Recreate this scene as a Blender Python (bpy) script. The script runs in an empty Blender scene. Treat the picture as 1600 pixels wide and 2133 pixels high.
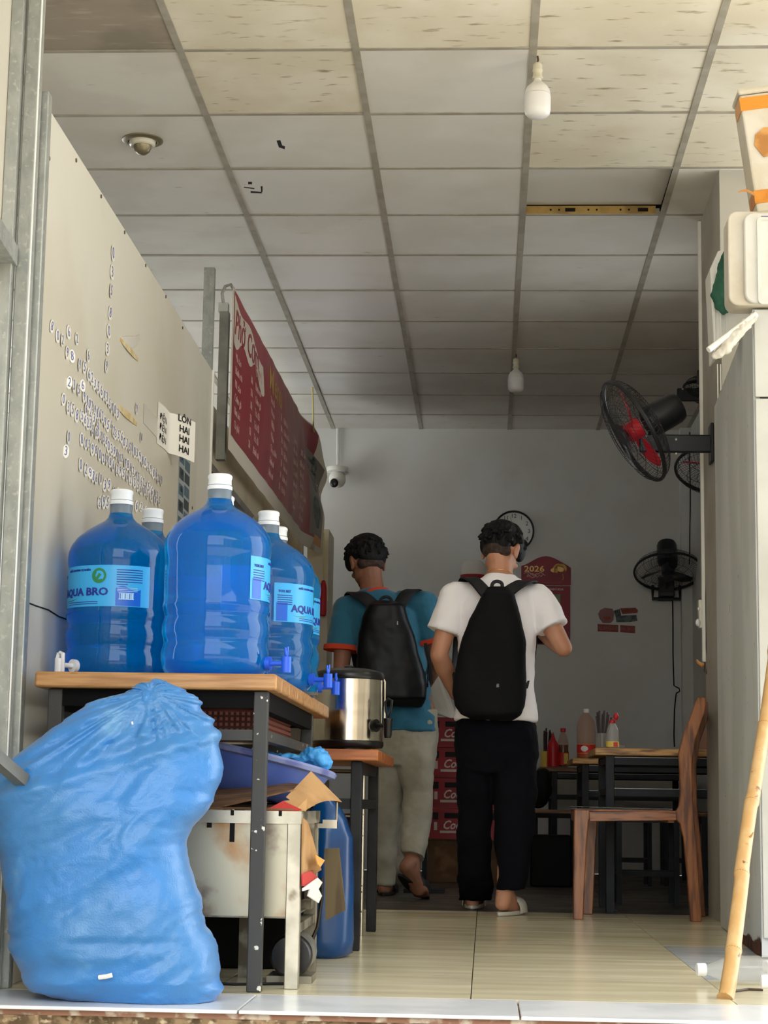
import bpy, math, random
from mathutils import Vector, Matrix, noise
random.seed(11)
S = bpy.context.scene
COL = S.collection
pi = math.pi

# ------------------------------------------------------------------ camera
F_PX, PITCH, YAW, ROLL, HC = 3883.04, .154854, .0560225, .015744, .44
fw = Vector((-math.sin(YAW)*math.cos(PITCH), math.cos(YAW)*math.cos(PITCH), math.sin(PITCH)))
rt = Vector((math.cos(YAW), math.sin(YAW), 0))
up = rt.cross(fw)
cr, sr = math.cos(ROLL), math.sin(ROLL)
RT, UP = rt*cr + up*sr, up*cr - rt*sr
cam_d = bpy.data.cameras.new('camera')
cam_d.sensor_fit = 'HORIZONTAL'; cam_d.sensor_width = 36
cam_d.lens = 36*F_PX/1600
cam_d.clip_start = .05; cam_d.clip_end = 200
cam = bpy.data.objects.new('camera', cam_d); COL.objects.link(cam)
cam.matrix_world = Matrix(((RT.x, UP.x, -fw.x, 0), (RT.y, UP.y, -fw.y, 0), (RT.z, UP.z, -fw.z, HC), (0, 0, 0, 1)))
S.camera = cam

# ------------------------------------------------------------------ light and exposure
S.view_settings.view_transform = 'Standard'
S.view_settings.look = 'None'
S.view_settings.gamma = 1
S.view_settings.use_curve_mapping = False
S.view_settings.exposure = 0.0
w = bpy.data.worlds.new('overcast_sky'); S.world = w; w.use_nodes = True
nt = w.node_tree; nt.nodes.clear()
wo = nt.nodes.new('ShaderNodeOutputWorld'); wb = nt.nodes.new('ShaderNodeBackground')
wb.inputs[0].default_value = (.93, .97, 1.0, 1); wb.inputs[1].default_value = 5.2
nt.links.new(wb.outputs[0], wo.inputs[0])

# hazy sun from behind the building, added so the lit street brightens the ceiling
sun_d = bpy.data.lights.new('bounce_sun', 'SUN'); sun_d.energy = 19; sun_d.angle = .06; sun_d.color = (1, .94, .84)
bounce_sun = bpy.data.objects.new('bounce_sun', sun_d); COL.objects.link(bounce_sun)
bounce_sun.rotation_euler = Vector((-.12, -.5, -.86)).to_track_quat('-Z', 'Y').to_euler()

def ray(px, py):
    return RT*((px-800)/F_PX) + UP*((1066.5-py)/F_PX) + fw
CAM0 = Vector((0, 0, HC))
def atY(px, py, y):
    d = ray(px, py); return CAM0 + d*(y/d.y)
def atX(px, py, x):
    d = ray(px, py); return CAM0 + d*(x/d.x)
def atZ(px, py, z=0.):
    d = ray(px, py); return CAM0 + d*((z-HC)/d.z)

# ------------------------------------------------------------------ helpers: colours and materials
def lin(c):
    def f(u):
        u = u/255
        return u/12.92 if u <= .04045 else ((u+.055)/1.055)**2.4
    return (f(c[0]), f(c[1]), f(c[2]), 1)
MATS = {}
def mat(name, c, r=.5, m=0., c2=None, sc=6., lo=.4, hi=.6, st=(1, 1, 1), bump=0., bsc=60., bst=(1, 1, 1), trans=0.,
        ior=1.45, spec=.5, vary=0., emit=0., alpha=1., sheen=0., coat=0., c3=None, sc3=30., lo3=.55, hi3=.7, st3=(1, 1, 1), sss=0., rn=0.):
    """Principled material; c2 mixed in by noise (scale sc, stretch st), c3 as spots / stains."""
    M = bpy.data.materials.new(name); M.use_nodes = True; MATS[name] = M
    n = M.node_tree; N = n.nodes; K = n.links.new
    b = N['Principled BSDF']
    b.inputs['Base Color'].default_value = lin(c)
    b.inputs['Roughness'].default_value = r
    b.inputs['Metallic'].default_value = m
    b.inputs['IOR'].default_value = ior
    b.inputs['Specular IOR Level'].default_value = spec
    b.inputs['Transmission Weight'].default_value = trans
    b.inputs['Alpha'].default_value = alpha
    b.inputs['Coat Weight'].default_value = coat
    b.inputs['Sheen Weight'].default_value = sheen
    if sss:
        b.inputs['Subsurface Weight'].default_value = sss
        b.inputs['Subsurface Radius'].default_value = (.02, .008, .004)
    tc = N.new('ShaderNodeTexCoord'); oi = N.new('ShaderNodeObjectInfo')
    off = N.new('ShaderNodeVectorMath'); off.operation = 'MULTIPLY_ADD'
    K(oi.outputs['Random'], off.inputs[0]); off.inputs[1].default_value = (17, 31, 23); K(tc.outputs['Object'], off.inputs[2])
    def nz(scale, stretch, detail=5):
        mp = N.new('ShaderNodeMapping'); mp.inputs['Scale'].default_value = stretch
        K(off.outputs[0], mp.inputs['Vector'])
        x = N.new('ShaderNodeTexNoise'); x.inputs['Scale'].default_value = scale; x.inputs['Detail'].default_value = detail
        K(mp.outputs[0], x.inputs['Vector']); return x.outputs['Fac']
    def ramp(src, a, z):
        x = N.new('ShaderNodeMapRange'); x.inputs[1].default_value = a; x.inputs[2].default_value = z
        x.interpolation_type = 'SMOOTHSTEP'
        K(src, x.inputs[0]); return x.outputs[0]
    def mix(fac, a, bb):
        x = N.new('ShaderNodeMix'); x.data_type = 'RGBA'
        K(fac, x.inputs[0])
        for s, v in ((6, a), (7, bb)):
            if isinstance(v, tuple): x.inputs[s].default_value = v
            else: K(v, x.inputs[s])
        return x.outputs[2]
    col = None
    if c2: col = mix(ramp(nz(sc, st), lo, hi), lin(c), lin(c2))
    if c3: col = mix(ramp(nz(sc3, st3, 8), lo3, hi3), col if col else lin(c), lin(c3))
    if vary:
        hs = N.new('ShaderNodeHueSaturation'); mr = N.new('ShaderNodeMapRange')
        mr.inputs[3].default_value = 1-vary; mr.inputs[4].default_value = 1+vary
        K(oi.outputs['Random'], mr.inputs[0]); K(mr.outputs[0], hs.inputs['Value'])
        if col: K(col, hs.inputs['Color'])
        else: hs.inputs['Color'].default_value = lin(c)
        col = hs.outputs[0]
    if col: K(col, b.inputs['Base Color'])
    if rn:
        x = N.new('ShaderNodeMapRange'); x.inputs[3].default_value = max(0, r-rn); x.inputs[4].default_value = min(1, r+rn)
        x.inputs[1].default_value = .3; x.inputs[2].default_value = .7
        K(nz(sc*1.7, st), x.inputs[0]); K(x.outputs[0], b.inputs['Roughness'])
    if emit:
        b.inputs['Emission Color'].default_value = lin(c); b.inputs['Emission Strength'].default_value = emit
    if bump:
        bp = N.new('ShaderNodeBump'); bp.inputs['Strength'].default_value = bump; bp.inputs['Distance'].default_value = .003
        K(nz(bsc, bst), bp.inputs['Height']); K(bp.outputs[0], b.inputs['Normal'])
    return M

# ------------------------------------------------------------------ helpers: objects
WL = {}
def tag(o, label=None, cat=None, group=None, kind=None):
    if label: o['label'] = label
    if cat: o['category'] = cat
    if group: o['group'] = group
    if kind: o['kind'] = kind
    return o
def thing(name, label, cat, loc=(0, 0, 0), group=None):
    o = bpy.data.objects.new(name, None); COL.objects.link(o); o.location = loc; o.empty_display_size = .05
    WL[o.name] = Vector(loc)
    return tag(o, label, cat, group)
def link(name, me, parent=None, loc=(0, 0, 0)):
    o = bpy.data.objects.new(name, me); COL.objects.link(o); o.location = loc
    if parent is not None: o.parent = parent
    return o
def dup(root, loc, rot=(0, 0, 0), label=None, group=None, scale=1.):
    r = root.copy(); COL.objects.link(r); r.location = loc; r.rotation_euler = rot; r.scale = (scale,)*3
    if label: r['label'] = label
    if group: r['group'] = group
    for ch in root.children:
        c = ch.copy(); COL.objects.link(c); c.parent = r
        for g in ch.children:
            d = g.copy(); COL.objects.link(d); d.parent = c
    return r
def basis(n):
    n = Vector(n).normalized()
    a = Vector((0, 0, 1)) if abs(n.z) < .95 else Vector((0, 1, 0))
    x = a.cross(n).normalized(); return x, n.cross(x), n
def frame(o, x, y, z):
    return Matrix(((x[0], y[0], z[0], o[0]), (x[1], y[1], z[1], o[1]), (x[2], y[2], z[2], o[2]), (0, 0, 0, 1)))

class MB:
    def __init__(s): s.v = []; s.f = []; s.mi = []; s.slot = 0
    def add(s, vs, fs):
        o = len(s.v); s.v += [Vector(p) for p in vs]
        for f in fs: s.f.append([i+o for i in f]); s.mi.append(s.slot)
        return s
    def box(s, lo, hi):
        x0, y0, z0 = lo; x1, y1, z1 = hi
        return s.add([(x0, y0, z0), (x1, y0, z0), (x1, y1, z0), (x0, y1, z0), (x0, y0, z1), (x1, y0, z1), (x1, y1, z1), (x0, y1, z1)],
                     [(0, 3, 2, 1), (4, 5, 6, 7), (0, 1, 5, 4), (1, 2, 6, 5), (2, 3, 7, 6), (3, 0, 4, 7)])
    def mbox(s, M, size):
        a, b, c = size[0]/2, size[1]/2, size[2]/2
        k = len(s.v); s.box((-a, -b, -c), (a, b, c))
        for i in range(k, len(s.v)): s.v[i] = M @ s.v[i]
        return s
    def bar(s, p0, p1, w, h, hint=(0, 0, 1)):
        p0, p1 = Vector(p0), Vector(p1); z = (p1-p0); L = z.length; z.normalize()
        hint = Vector(hint)
        if abs(hint.dot(z)) > .95: hint = Vector((0, 1, 0))
        x = hint.cross(z).normalized(); y = z.cross(x)
        return s.mbox(frame((p0+p1)/2, x, y, z), (w, h, L))
    def ring(s, c, x, y, rx, ry, n):
        return [Vector(c)+Vector(x)*(rx*math.cos(2*pi*i/n))+Vector(y)*(ry*math.sin(2*pi*i/n)) for i in range(n)]
    def loft(s, rings, cap=True, wrap=True):
        n = len(rings[0]); vs = [p for r in rings for p in r]; fs = []
        for j in range(len(rings)-1):
            for i in range(n if wrap else n-1):
                a = j*n+i; b = j*n+(i+1) % n
                fs.append((a, b, b+n, a+n))
        if cap and wrap:
            fs.append(tuple(range(n-1, -1, -1))); m = (len(rings)-1)*n; fs.append(tuple(range(m, m+n)))
        return s.add(vs, fs)
    def tube(s, pts, r, n=8, cap=True, flat=None, hint=(0, 0, 1)):
        pts = [Vector(p) for p in pts]; rings = []; x = None
        for i, p in enumerate(pts):
            t = (pts[min(i+1, len(pts)-1)]-pts[max(i-1, 0)]).normalized()
            if x is None:
                h = Vector(hint) if abs(Vector(hint).dot(t)) < .95 else Vector((0, 1, 0))
                x = h.cross(t).normalized()
            else:
                x = (x-t*x.dot(t)); x = x.normalized() if x.length > 1e-6 else t.orthogonal().normalized()
            y = t.cross(x); rr = r[i] if isinstance(r, (list, tuple)) else r
            rings.append(s.ring(p, x, y, rr, rr*(flat or 1), n))
        return s.loft(rings, cap)
    def lathe(s, prof, n=24, M=None, cap=True):
        rings = []
        for r, z in prof:
            q = [Vector((max(r, 1e-5)*math.cos(2*pi*i/n), max(r, 1e-5)*math.sin(2*pi*i/n), z)) for i in range(n)]
            rings.append([M @ p for p in q] if M else q)
        return s.loft(rings, cap)
    def cyl(s, p0, p1, r, n=16, r1=None):
        return s.tube([p0, p1], [r, r if r1 is None else r1], n)
    def ell(s, c, rad, M=None, n=14, m=9):
        if not isinstance(rad, (tuple, list)): rad = (rad,)*3
        rings = []
        for j in range(1, m):
            a = pi*j/m
            q = [Vector((rad[0]*math.sin(a)*math.cos(2*pi*i/n), rad[1]*math.sin(a)*math.sin(2*pi*i/n), -rad[2]*math.cos(a))) for i in range(n)]
            rings.append([(M @ p if M else p)+Vector(c) for p in q])
        return s.loft(rings)
    def limb(s, pts, radii, n=12):
        for i in range(len(pts)-1):
            s.tube([pts[i], pts[i+1]], [radii[i], radii[i+1]], n)
        for p, r in zip(pts, radii): s.ell(p, r*.995, n=n, m=8)
        return s
    def prism(s, poly, M, d):
        n = len(poly)
        vs = [M @ Vector((x, y, 0)) for x, y in poly]+[M @ Vector((x, y, d)) for x, y in poly]
        return s.add(vs, [tuple(range(n-1, -1, -1)), tuple(range(n, 2*n))]+[(i, (i+1) % n, n+(i+1) % n, n+i) for i in range(n)])
    def sheet(s, fn, nu, nv, th=0., nrm=None):
        """surface fn(u,v) u,v in 0..1, given thickness th along nrm"""
        g = [[Vector(fn(i/nu, j/nv)) for i in range(nu+1)] for j in range(nv+1)]
        W = nu+1; vs = [p for r in g for p in r]
        fs = [(j*W+i, j*W+i+1, (j+1)*W+i+1, (j+1)*W+i) for j in range(nv) for i in range(nu)]
        if th:
            k = len(vs); N = Vector(nrm)*th
            vs2 = [p-N for p in vs]; fs2 = [tuple(k+i for i in reversed(f)) for f in fs]
            ed = [i for i in range(W)]+[j*W+nu for j in range(1, nv+1)]+[nv*W+i for i in range(nu-1, -1, -1)]+[j*W for j in range(nv-1, 0, -1)]
            e = [(ed[(q+1) % len(ed)], ed[q], ed[q]+k, ed[(q+1) % len(ed)]+k) for q in range(len(ed))]
            return s.add(vs+vs2, fs+fs2+e)
        return s.add(vs, fs)
    def mesh(s, name, mats, off=Vector((0, 0, 0)), smooth=True, angle=38):
        me = bpy.data.meshes.new(name)
        me.from_pydata([tuple(p-off) for p in s.v], [], s.f)
        for m in (mats if isinstance(mats, (list, tuple)) else [mats]): me.materials.append(MATS[m] if isinstance(m, str) else m)
        me.polygons.foreach_set('material_index', s.mi)
        if smooth:
            me.polygons.foreach_set('use_smooth', [True]*len(me.polygons))
            me.set_sharp_from_angle(angle=math.radians(angle))
        me.update(); return me
    def build(s, name, mats, parent=None, smooth=True, angle=38, bev=0., loc=None, seg=2):
        """world-space vertices -> object (child: local to its parent; top level: origin at the base centre)"""
        if parent is not None: off = WL.get(parent.name, Vector((0, 0, 0)))
        elif loc is not None: off = Vector(loc)
        else:
            a = [min(p[k] for p in s.v) for k in range(3)]; b = [max(p[k] for p in s.v) for k in range(3)]
            off = Vector(((a[0]+b[0])/2, (a[1]+b[1])/2, a[2]))
        o = link(name, s.mesh(name, mats, off, smooth, angle), parent, (0, 0, 0) if parent is not None else off)
        WL[o.name] = off
        if bev:
            md = o.modifiers.new('bevel', 'BEVEL'); md.width = bev; md.segments = seg; md.limit_method = 'ANGLE'; md.angle_limit = .6
        return o
def fuse(o, voxel, smooth=6, fac=.5):
    md = o.modifiers.new('remesh', 'REMESH'); md.mode = 'VOXEL'; md.voxel_size = voxel; md.use_smooth_shade = True
    sm = o.modifiers.new('smooth', 'SMOOTH'); sm.factor = fac; sm.iterations = smooth
    return o
def displace(o, scale, strength, name='folds', depth=2):
    t = bpy.data.textures.new(name, 'CLOUDS'); t.noise_scale = scale; t.noise_depth = depth
    d = o.modifiers.new('folds', 'DISPLACE'); d.texture = t; d.strength = strength; d.mid_level = .5; d.texture_coords = 'LOCAL'
    return o
def text_mesh(s, size, ext=.0005, align='CENTER', space=1., shear=0., bold=0.):
    c = bpy.data.curves.new('lettering', 'FONT'); c.body = s; c.size = size; c.extrude = ext; c.align_x = align; c.align_y = 'CENTER'
    c.space_character = space; c.shear = shear; c.offset = bold; c.resolution_u = 2
    o = bpy.data.objects.new('lettering', c); COL.objects.link(o)
    dg = bpy.context.evaluated_depsgraph_get()
    me = bpy.data.meshes.new_from_object(o.evaluated_get(dg))
    vs = [v.co.copy() for v in me.vertices]; fs = [tuple(p.vertices) for p in me.polygons]
    bpy.data.objects.remove(o); bpy.data.curves.remove(c); bpy.data.meshes.remove(me)
    return vs, fs
def letter(mb, s, size, M, warp=None, sx=1., **k):
    vs, fs = text_mesh(s, size, **k)
    vs = [Vector((v.x*sx, v.y, v.z)) for v in vs]
    vs = [M @ v for v in vs] if warp is None else [warp(v) for v in vs]
    return mb.add(vs, fs)
# ------------------------------------------------------------------ materials
mat('tile_white', (224, 221, 214), r=.8, c2=(216, 212, 202), sc=2, vary=.02, bump=.15, bsc=300)
mat('tile_yellow', (232, 225, 206), r=.8, c2=(222, 213, 190), sc=2.5, vary=.02, c3=(160, 146, 116), sc3=9, lo3=.59, hi3=.74, st3=(1, 3.5, 1), bump=.15, bsc=300)
mat('tile_grey', (224, 221, 212), r=.8, c2=(216, 211, 201), sc=2.5, vary=.02, c3=(140, 130, 112), sc3=10, lo3=.66, hi3=.85, st3=(1, 3, 1), bump=.15, bsc=300)
mat('tile_brown', (160, 148, 132), r=.8, c2=(142, 132, 116), sc=3, c3=(176, 166, 148), sc3=7, lo3=.55, hi3=.75, st3=(1, 4, 1))
mat('tee_metal', (172, 166, 152), r=.55, c2=(158, 151, 136), sc=9)
mat('tee_yellow', (176, 146, 84), r=.7, c2=(146, 118, 66), sc=10)
mat('black_hole', (8, 8, 8), r=.9)
mat('wall_grey', (208, 208, 205), r=.75, c2=(200, 199, 193), sc=1.2, c3=(190, 188, 181), sc3=3, lo3=.6, hi3=.85, bump=.05, bsc=90)
mat('wall_white', (186, 182, 172), r=.7, c2=(170, 165, 153), sc=2, bump=.05)
mat('floor_beige', (230, 221, 190), r=.2, c2=(220, 209, 174), sc=2, st=(.6, 4, 1), lo=.35, hi=.7, c3=(128, 112, 82), sc3=3, lo3=.70, hi3=.78, st3=(.9, 11, 1), vary=.02, rn=.06)
mat('floor_bluegrey', (186, 194, 200), r=.2, c2=(206, 211, 214), sc=4, st=(1, 3, 1))
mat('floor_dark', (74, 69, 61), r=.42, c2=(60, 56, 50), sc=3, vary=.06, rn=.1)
mat('grout', (92, 84, 70), r=.9)
mat('marble_white', (234, 235, 236), r=.25, c2=(216, 219, 222), sc=4, c3=(160, 156, 150), sc3=6, lo3=.7, hi3=.85)
mat('mortar', (142, 104, 84), r=.9, c2=(190, 176, 158), sc=20, lo=.5, hi=.62, bump=.5)
mat('step_stone', (150, 126, 96), r=.95, c2=(96, 78, 56), sc=28, c3=(196, 178, 146), sc3=45, lo3=.55, hi3=.68, bump=1., bsc=70)
mat('street', (166, 160, 148), r=.9, c2=(150, 145, 134), sc=2)
mat('facade', (168, 162, 150), r=.8)
mat('cream_board', (206, 202, 189), r=.35, c2=(198, 192, 176), sc=1.2, c3=(182, 172, 150), sc3=2.5, lo3=.62, hi3=.9, spec=.4)
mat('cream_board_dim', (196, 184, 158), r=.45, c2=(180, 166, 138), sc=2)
mat('galvanised', (172, 174, 168), r=.42, m=.55, c2=(156, 159, 154), sc=34, st=(1, 1, .5), lo=.38, hi=.64, c3=(188, 188, 178), sc3=70)
mat('white_edge', (236, 234, 226), r=.5)
mat('dark_board', (66, 62, 56), r=.7, c2=(46, 44, 42), sc=3)
mat('alu', (150, 144, 130), r=.4, m=.6, c2=(120, 112, 100), sc=8)
mat('screw', (92, 84, 70), r=.5, m=.6)
mat('ink_blue', (92, 100, 150), r=.6)
mat('film', (212, 208, 198), r=.25)
mat('tape_old', (196, 170, 108), r=.4, c2=(214, 202, 168), sc=20)

# ------------------------------------------------------------------ the setting
ZC = HC + 2.5417; TX, TY, TS = -1.0644, 6.0355, .605
def struct(name, mb, m, **k):
    o = mb.build(name, m, **k); o['kind'] = 'structure'; return o

ceil = struct('ceiling', MB().box((-3.7, 4.15, ZC+.05), (2.7, 12.7, ZC+.12)), 'dark_board', smooth=False)
def tile_mesh(m):
    return MB().box((-.296, -.296, 0), (.296, .296, .015)).mesh('ceiling_tile', m, smooth=False)
TM = {k: tile_mesh(k) for k in ('tile_white', 'tile_yellow', 'tile_grey', 'tile_brown')}
special = {(-1, -1): 'tile_brown', (-1, 0): 'tile_grey', (0, 0): 'tile_yellow', (1, 0): 'tile_white', (2, 0): 'tile_yellow', (3, 0): 'tile_yellow',
           (0, -1): 'tile_yellow', (1, -1): 'tile_yellow', (2, -1): 'tile_yellow', (3, -1): 'tile_yellow',
           (-1, 1): 'tile_grey', (0, 1): 'tile_white', (1, 1): 'tile_white', (2, 1): 'tile_yellow', (3, 1): 'tile_yellow',
           (-1, 2): 'tile_grey', (0, 2): 'tile_white', (1, 2): 'tile_white', (2, 2): 'tile_white', (3, 2): 'tile_grey',
           (0, 3): 'tile_grey', (1, 3): 'tile_white', (2, 3): 'tile_white'}
offc = WL['ceiling']
for i in range(-4, 6):
    for j in range(-3, 11):
        x, y = TX+(i+.5)*TS, TY+(j+.5)*TS
        if y > 12.5: continue
        k = special.get((i, j), 'tile_yellow' if j < 0 else ('tile_grey' if random.random() < .75 else 'tile_white'))
        z = ZC+.003 + (.036 if (i, j) == (2, 2) else 0)
        o = link('ceiling_tile', TM[k], ceil, Vector((x, y, z))-offc)
        if (i, j) == (2, 2): o.rotation_euler = (.02, 0, 0)
        else: o.rotation_euler = (random.uniform(-.002, .002), random.uniform(-.002, .002), 0)
rail = MB().box((-.013, 4.2, -.001), (.013, 12.6, .004)).box((-.002, 4.2, .004), (.002, 12.6, .035)).mesh('grid_rail', 'tee_metal', smooth=False)
for i in range(-4, 7): link('grid_rail', rail, ceil, Vector((TX+i*TS, 0, ZC))-offc)
cross = MB().box((-.29, -.01, 0), (.29, .01, .003)).box((-.29, -.0015, .003), (.29, .0015, .03)).mesh('cross_tee', 'tee_metal', smooth=False)
for i in range(-4, 6):
    for j in range(-2, 11):
        link('cross_tee', cross, ceil, Vector((TX+(i+.5)*TS, TY+j*TS+random.uniform(-.003, .003), ZC))-offc)
# yellowed side of the tee bared by the lifted tile, with its punched slots
xa, ya = TX+2*TS, TY+3*TS
MB().box((xa+.012, ya-.006, ZC+.002), (xa+TS-.03, ya-.003, ZC+.040)).build('tee_web', 'tee_yellow', ceil, smooth=False)
sl = MB()
for f in (.34, .86): sl.box((xa+f*TS-.022, ya-.0072, ZC+.014), (xa+f*TS+.022, ya-.0058, ZC+.03))
for f in (.2, .26, .47, .53, .7, .76): sl.box((xa+f*TS-.004, ya-.0072, ZC+.018), (xa+f*TS+.004, ya-.0058, ZC+.026))
sl.build('punched_slots', 'black_hole', ceil, smooth=False)
# holes broken in two white tiles
hl = MB()
def hole(pts):
    P = [atZ(px, py, ZC+.0028) for px, py in pts]
    hl.add(P+[p+Vector((0, 0, .004)) for p in P], [tuple(range(len(P))), tuple(range(2*len(P)-1, len(P)-1, -1))]+[(i, i+len(P), (i+1) % len(P)+len(P), (i+1) % len(P)) for i in range(len(P))])
hole([(576, 293), (584, 292), (588, 303), (594, 305), (593, 311), (581, 307)])
hole([(517, 379), (525, 379), (525, 384), (517, 384)])
hole([(508, 389), (530, 392), (530, 394), (508, 391)]); hole([(522, 398), (545, 400), (546, 403), (522, 402)]); hole([(543, 388), (547, 388), (547, 400), (544, 400)])
hl.build('broken_hole', 'black_hole', ceil, smooth=False)

wb_ = struct('wall_back', MB().box((-3.7, 12.56, 0), (2.7, 12.7, ZC+.05)), 'wall_grey', smooth=False)
MB().box((1.30, 12.46, 0), (1.40, 12.56, ZC)).build('corner_pilaster', 'wall_grey', wb_, smooth=False)
wr = struct('wall_right', MB().box((1.37, 7.94, 0), (1.47, 12.56, .95)).box((1.37, 7.94, 2.5), (1.47, 12.56, ZC+.05)).box((1.37, 7.94, .95), (1.47, 8.3, 2.5)).box((1.37, 8.95, .95), (1.47, 12.56, 2.5)), 'wall_grey', smooth=False)  # unseen window opening added here so daylight brightens the far ceiling
wf = struct('wall_right_front', MB().box((.925, 7.28, 0), (2.7, 7.93, ZC+.01)), 'wall_white', smooth=False)
tr = struct('trim_1', MB().box((.912, 7.93, 1.05), (.935, 7.955, ZC-.002)), 'white_edge', smooth=False, bev=.003)
wl2 = MB().box((-3.7, 4.9, 0), (-3.6, 12.6, .85)).box((-3.7, 4.9, 2.75), (-3.6, 12.6, ZC))
wl2.box((-3.7, 4.9, .85), (-3.6, 9.3, 2.75)).box((-3.7, 12.4, .85), (-3.6, 12.6, 2.75))
struct('wall_far_left', wl2, 'wall_white', smooth=False)
struct('light_block_left', MB().box((-3.7, 4.3, 0), (-1.72, 4.4, ZC)), 'wall_white', smooth=False)  # unseen wall, widened to keep daylight off the ceiling at the left
struct('wall_front', MB().box((-3.7, 4.15, ZC-.02), (2.7, 4.3, ZC+1.6)), 'facade', smooth=False)

# floor: slab, tiles laid in it, marble threshold, stone step
FY0, FSZ = 4.395, .5925
fl = struct('floor', MB().box((-3.7, 4.3, -.3), (2.7, 12.6, -.012)), 'grout', smooth=False)
ftm = {}
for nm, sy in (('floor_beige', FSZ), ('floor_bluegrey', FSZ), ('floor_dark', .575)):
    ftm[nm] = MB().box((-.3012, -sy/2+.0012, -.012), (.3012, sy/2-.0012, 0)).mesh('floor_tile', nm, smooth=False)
for i in range(-4, 4):
    x = -.03+(i+.5)*.605
    for j in range(6):
        k = 'floor_bluegrey' if (i, j) in ((1, 1), (1, 2)) else 'floor_beige'
        link('floor_tile', ftm[k], fl, Vector((x, FY0+(j+.5)*FSZ, 0))-WL['floor'])
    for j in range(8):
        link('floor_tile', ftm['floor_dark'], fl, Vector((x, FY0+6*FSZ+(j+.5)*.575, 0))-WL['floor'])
th = struct('trim_2', MB().box((-2.5, 4.066, -.020), (2.5, 4.395, -.008)), 'mortar', smooth=False)
cuts = [-2.4, -1.6, -.522, .077, .68, 1.3, 2.4]
for a, b in zip(cuts, cuts[1:]):
    MB().box((a+.002, 4.055, -.008), (b-.002, 4.393, 0)).build('threshold_stone', 'marble_white', th, smooth=False, bev=.002)
rngs = random.Random(3)
def stepf(u, v):
    x = -2.4+4.8*u; z = -.020-.47*v
    return (x, 4.068-.02*noise.noise((x*9, z*14, 1))-.012*noise.noise((x*30, z*40, 2)), z)
struct('trim_3', MB().sheet(stepf, 240, 30, .3, (0, -1, 0)), 'step_stone', angle=60)
mat('added_wall', (150, 140, 124), r=.8, c2=(120, 114, 104), sc=1)
struct('added_street_wall', MB().box((-30, -14.5, -.5), (30, -14, 1.6)).box((-30, -14.6, -.5), (-6.5, -13.8, 9)).box((6.0, -14.6, -.5), (30, -13.8, 9)).box((-16, -13.8, -.5), (-14, 3, 8)).box((14, -13.8, -.5), (16, 3, 8)), 'added_wall', smooth=False)  # unseen street wall and tall side blocks added to shape light and bottle reflections
struct('added_awning', MB().box((-5.5, 1.0, 3.25), (5, 4.15, 3.30)), 'facade', smooth=False)  # unseen canopy added to cut the sky mirrored in the bottles
struct('ground', MB().box((-30, -30, -.6), (30, 4.3, -.5)), 'street', smooth=False)

# left partition: cream boards on a galvanised channel, with the long opening further back
PX = -1.12
wl = struct('wall_left', MB().box((-1.20, 4.5, 0), (-1.172, 12.4, .06)), 'galvanised', smooth=False)
MB().box((PX-.012, 4.47, .0), (PX, 7.03, 2.172)).build('wall_panel', 'cream_board', wl, smooth=False, bev=.002)
MB().box((PX-.014, 7.034, .0), (PX-.001, 7.36, 2.168)).build('wall_panel', 'cream_board', wl, smooth=False, bev=.002)
MB().box((PX-.03, 7.36, .0), (PX+.004, 7.385, 2.17)).build('edge_strip', 'white_edge', wl, smooth=False)
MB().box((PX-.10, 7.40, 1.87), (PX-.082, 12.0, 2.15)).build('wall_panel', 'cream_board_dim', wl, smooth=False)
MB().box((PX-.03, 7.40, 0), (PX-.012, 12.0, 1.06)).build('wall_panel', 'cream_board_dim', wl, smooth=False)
MB().box((PX-.11, 7.40, 1.835), (PX-.06, 12.0, 1.87)).build('opening_rail', 'alu', wl, smooth=False)
MB().box((PX-.05, 7.40, 1.06), (PX+.006, 12.0, 1.09)).build('opening_rail', 'alu', wl, smooth=False)
for y in (9.1, 10.6): MB().box((PX-.04, y, 1.09), (PX-.01, y+.03, 1.835)).build('opening_post', 'alu', wl, smooth=False)
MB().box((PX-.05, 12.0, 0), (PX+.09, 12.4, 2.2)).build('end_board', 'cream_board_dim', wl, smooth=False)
MB().box((-1.75, 7.2, 0), (-1.70, 12.3, 2.1)).build('kitchen_board', 'dark_board', wl, smooth=False)
for y0, y1, z0, z1 in ((9.3, 9.62, 1.35, 1.75), (10.9, 11.3, 1.2, 1.66), (11.5, 11.9, 1.1, 1.5)):
    MB().box((-1.70, y0, z0), (-1.69, y1, z1)).build('kitchen_shelf', 'cream_board', wl, smooth=False)
sc = MB()
for px, py in ((107, 317), (163, 321), (215, 396), (264, 471), (308, 540), (350, 605), (92, 613), (82, 805), (71, 1022), (405, 1045), (408, 920), (385, 670)):
    p = atX(px-5, py+13, PX); sc.cyl(p-Vector((.002, 0, 0)), p+Vector((.0025, 0, 0)), .006, 8)
sc.build('screw_heads', 'screw', wl)['kind'] = 'stuff'
# crack across the board
ck = [atX(x, y, PX+.0006) for x, y in ((50, 1252), (75, 1262), (100, 1270), (122, 1284), (146, 1292))]
MB().tube(ck, .0022, 5).build('crack', 'black_hole', wl)
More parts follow.
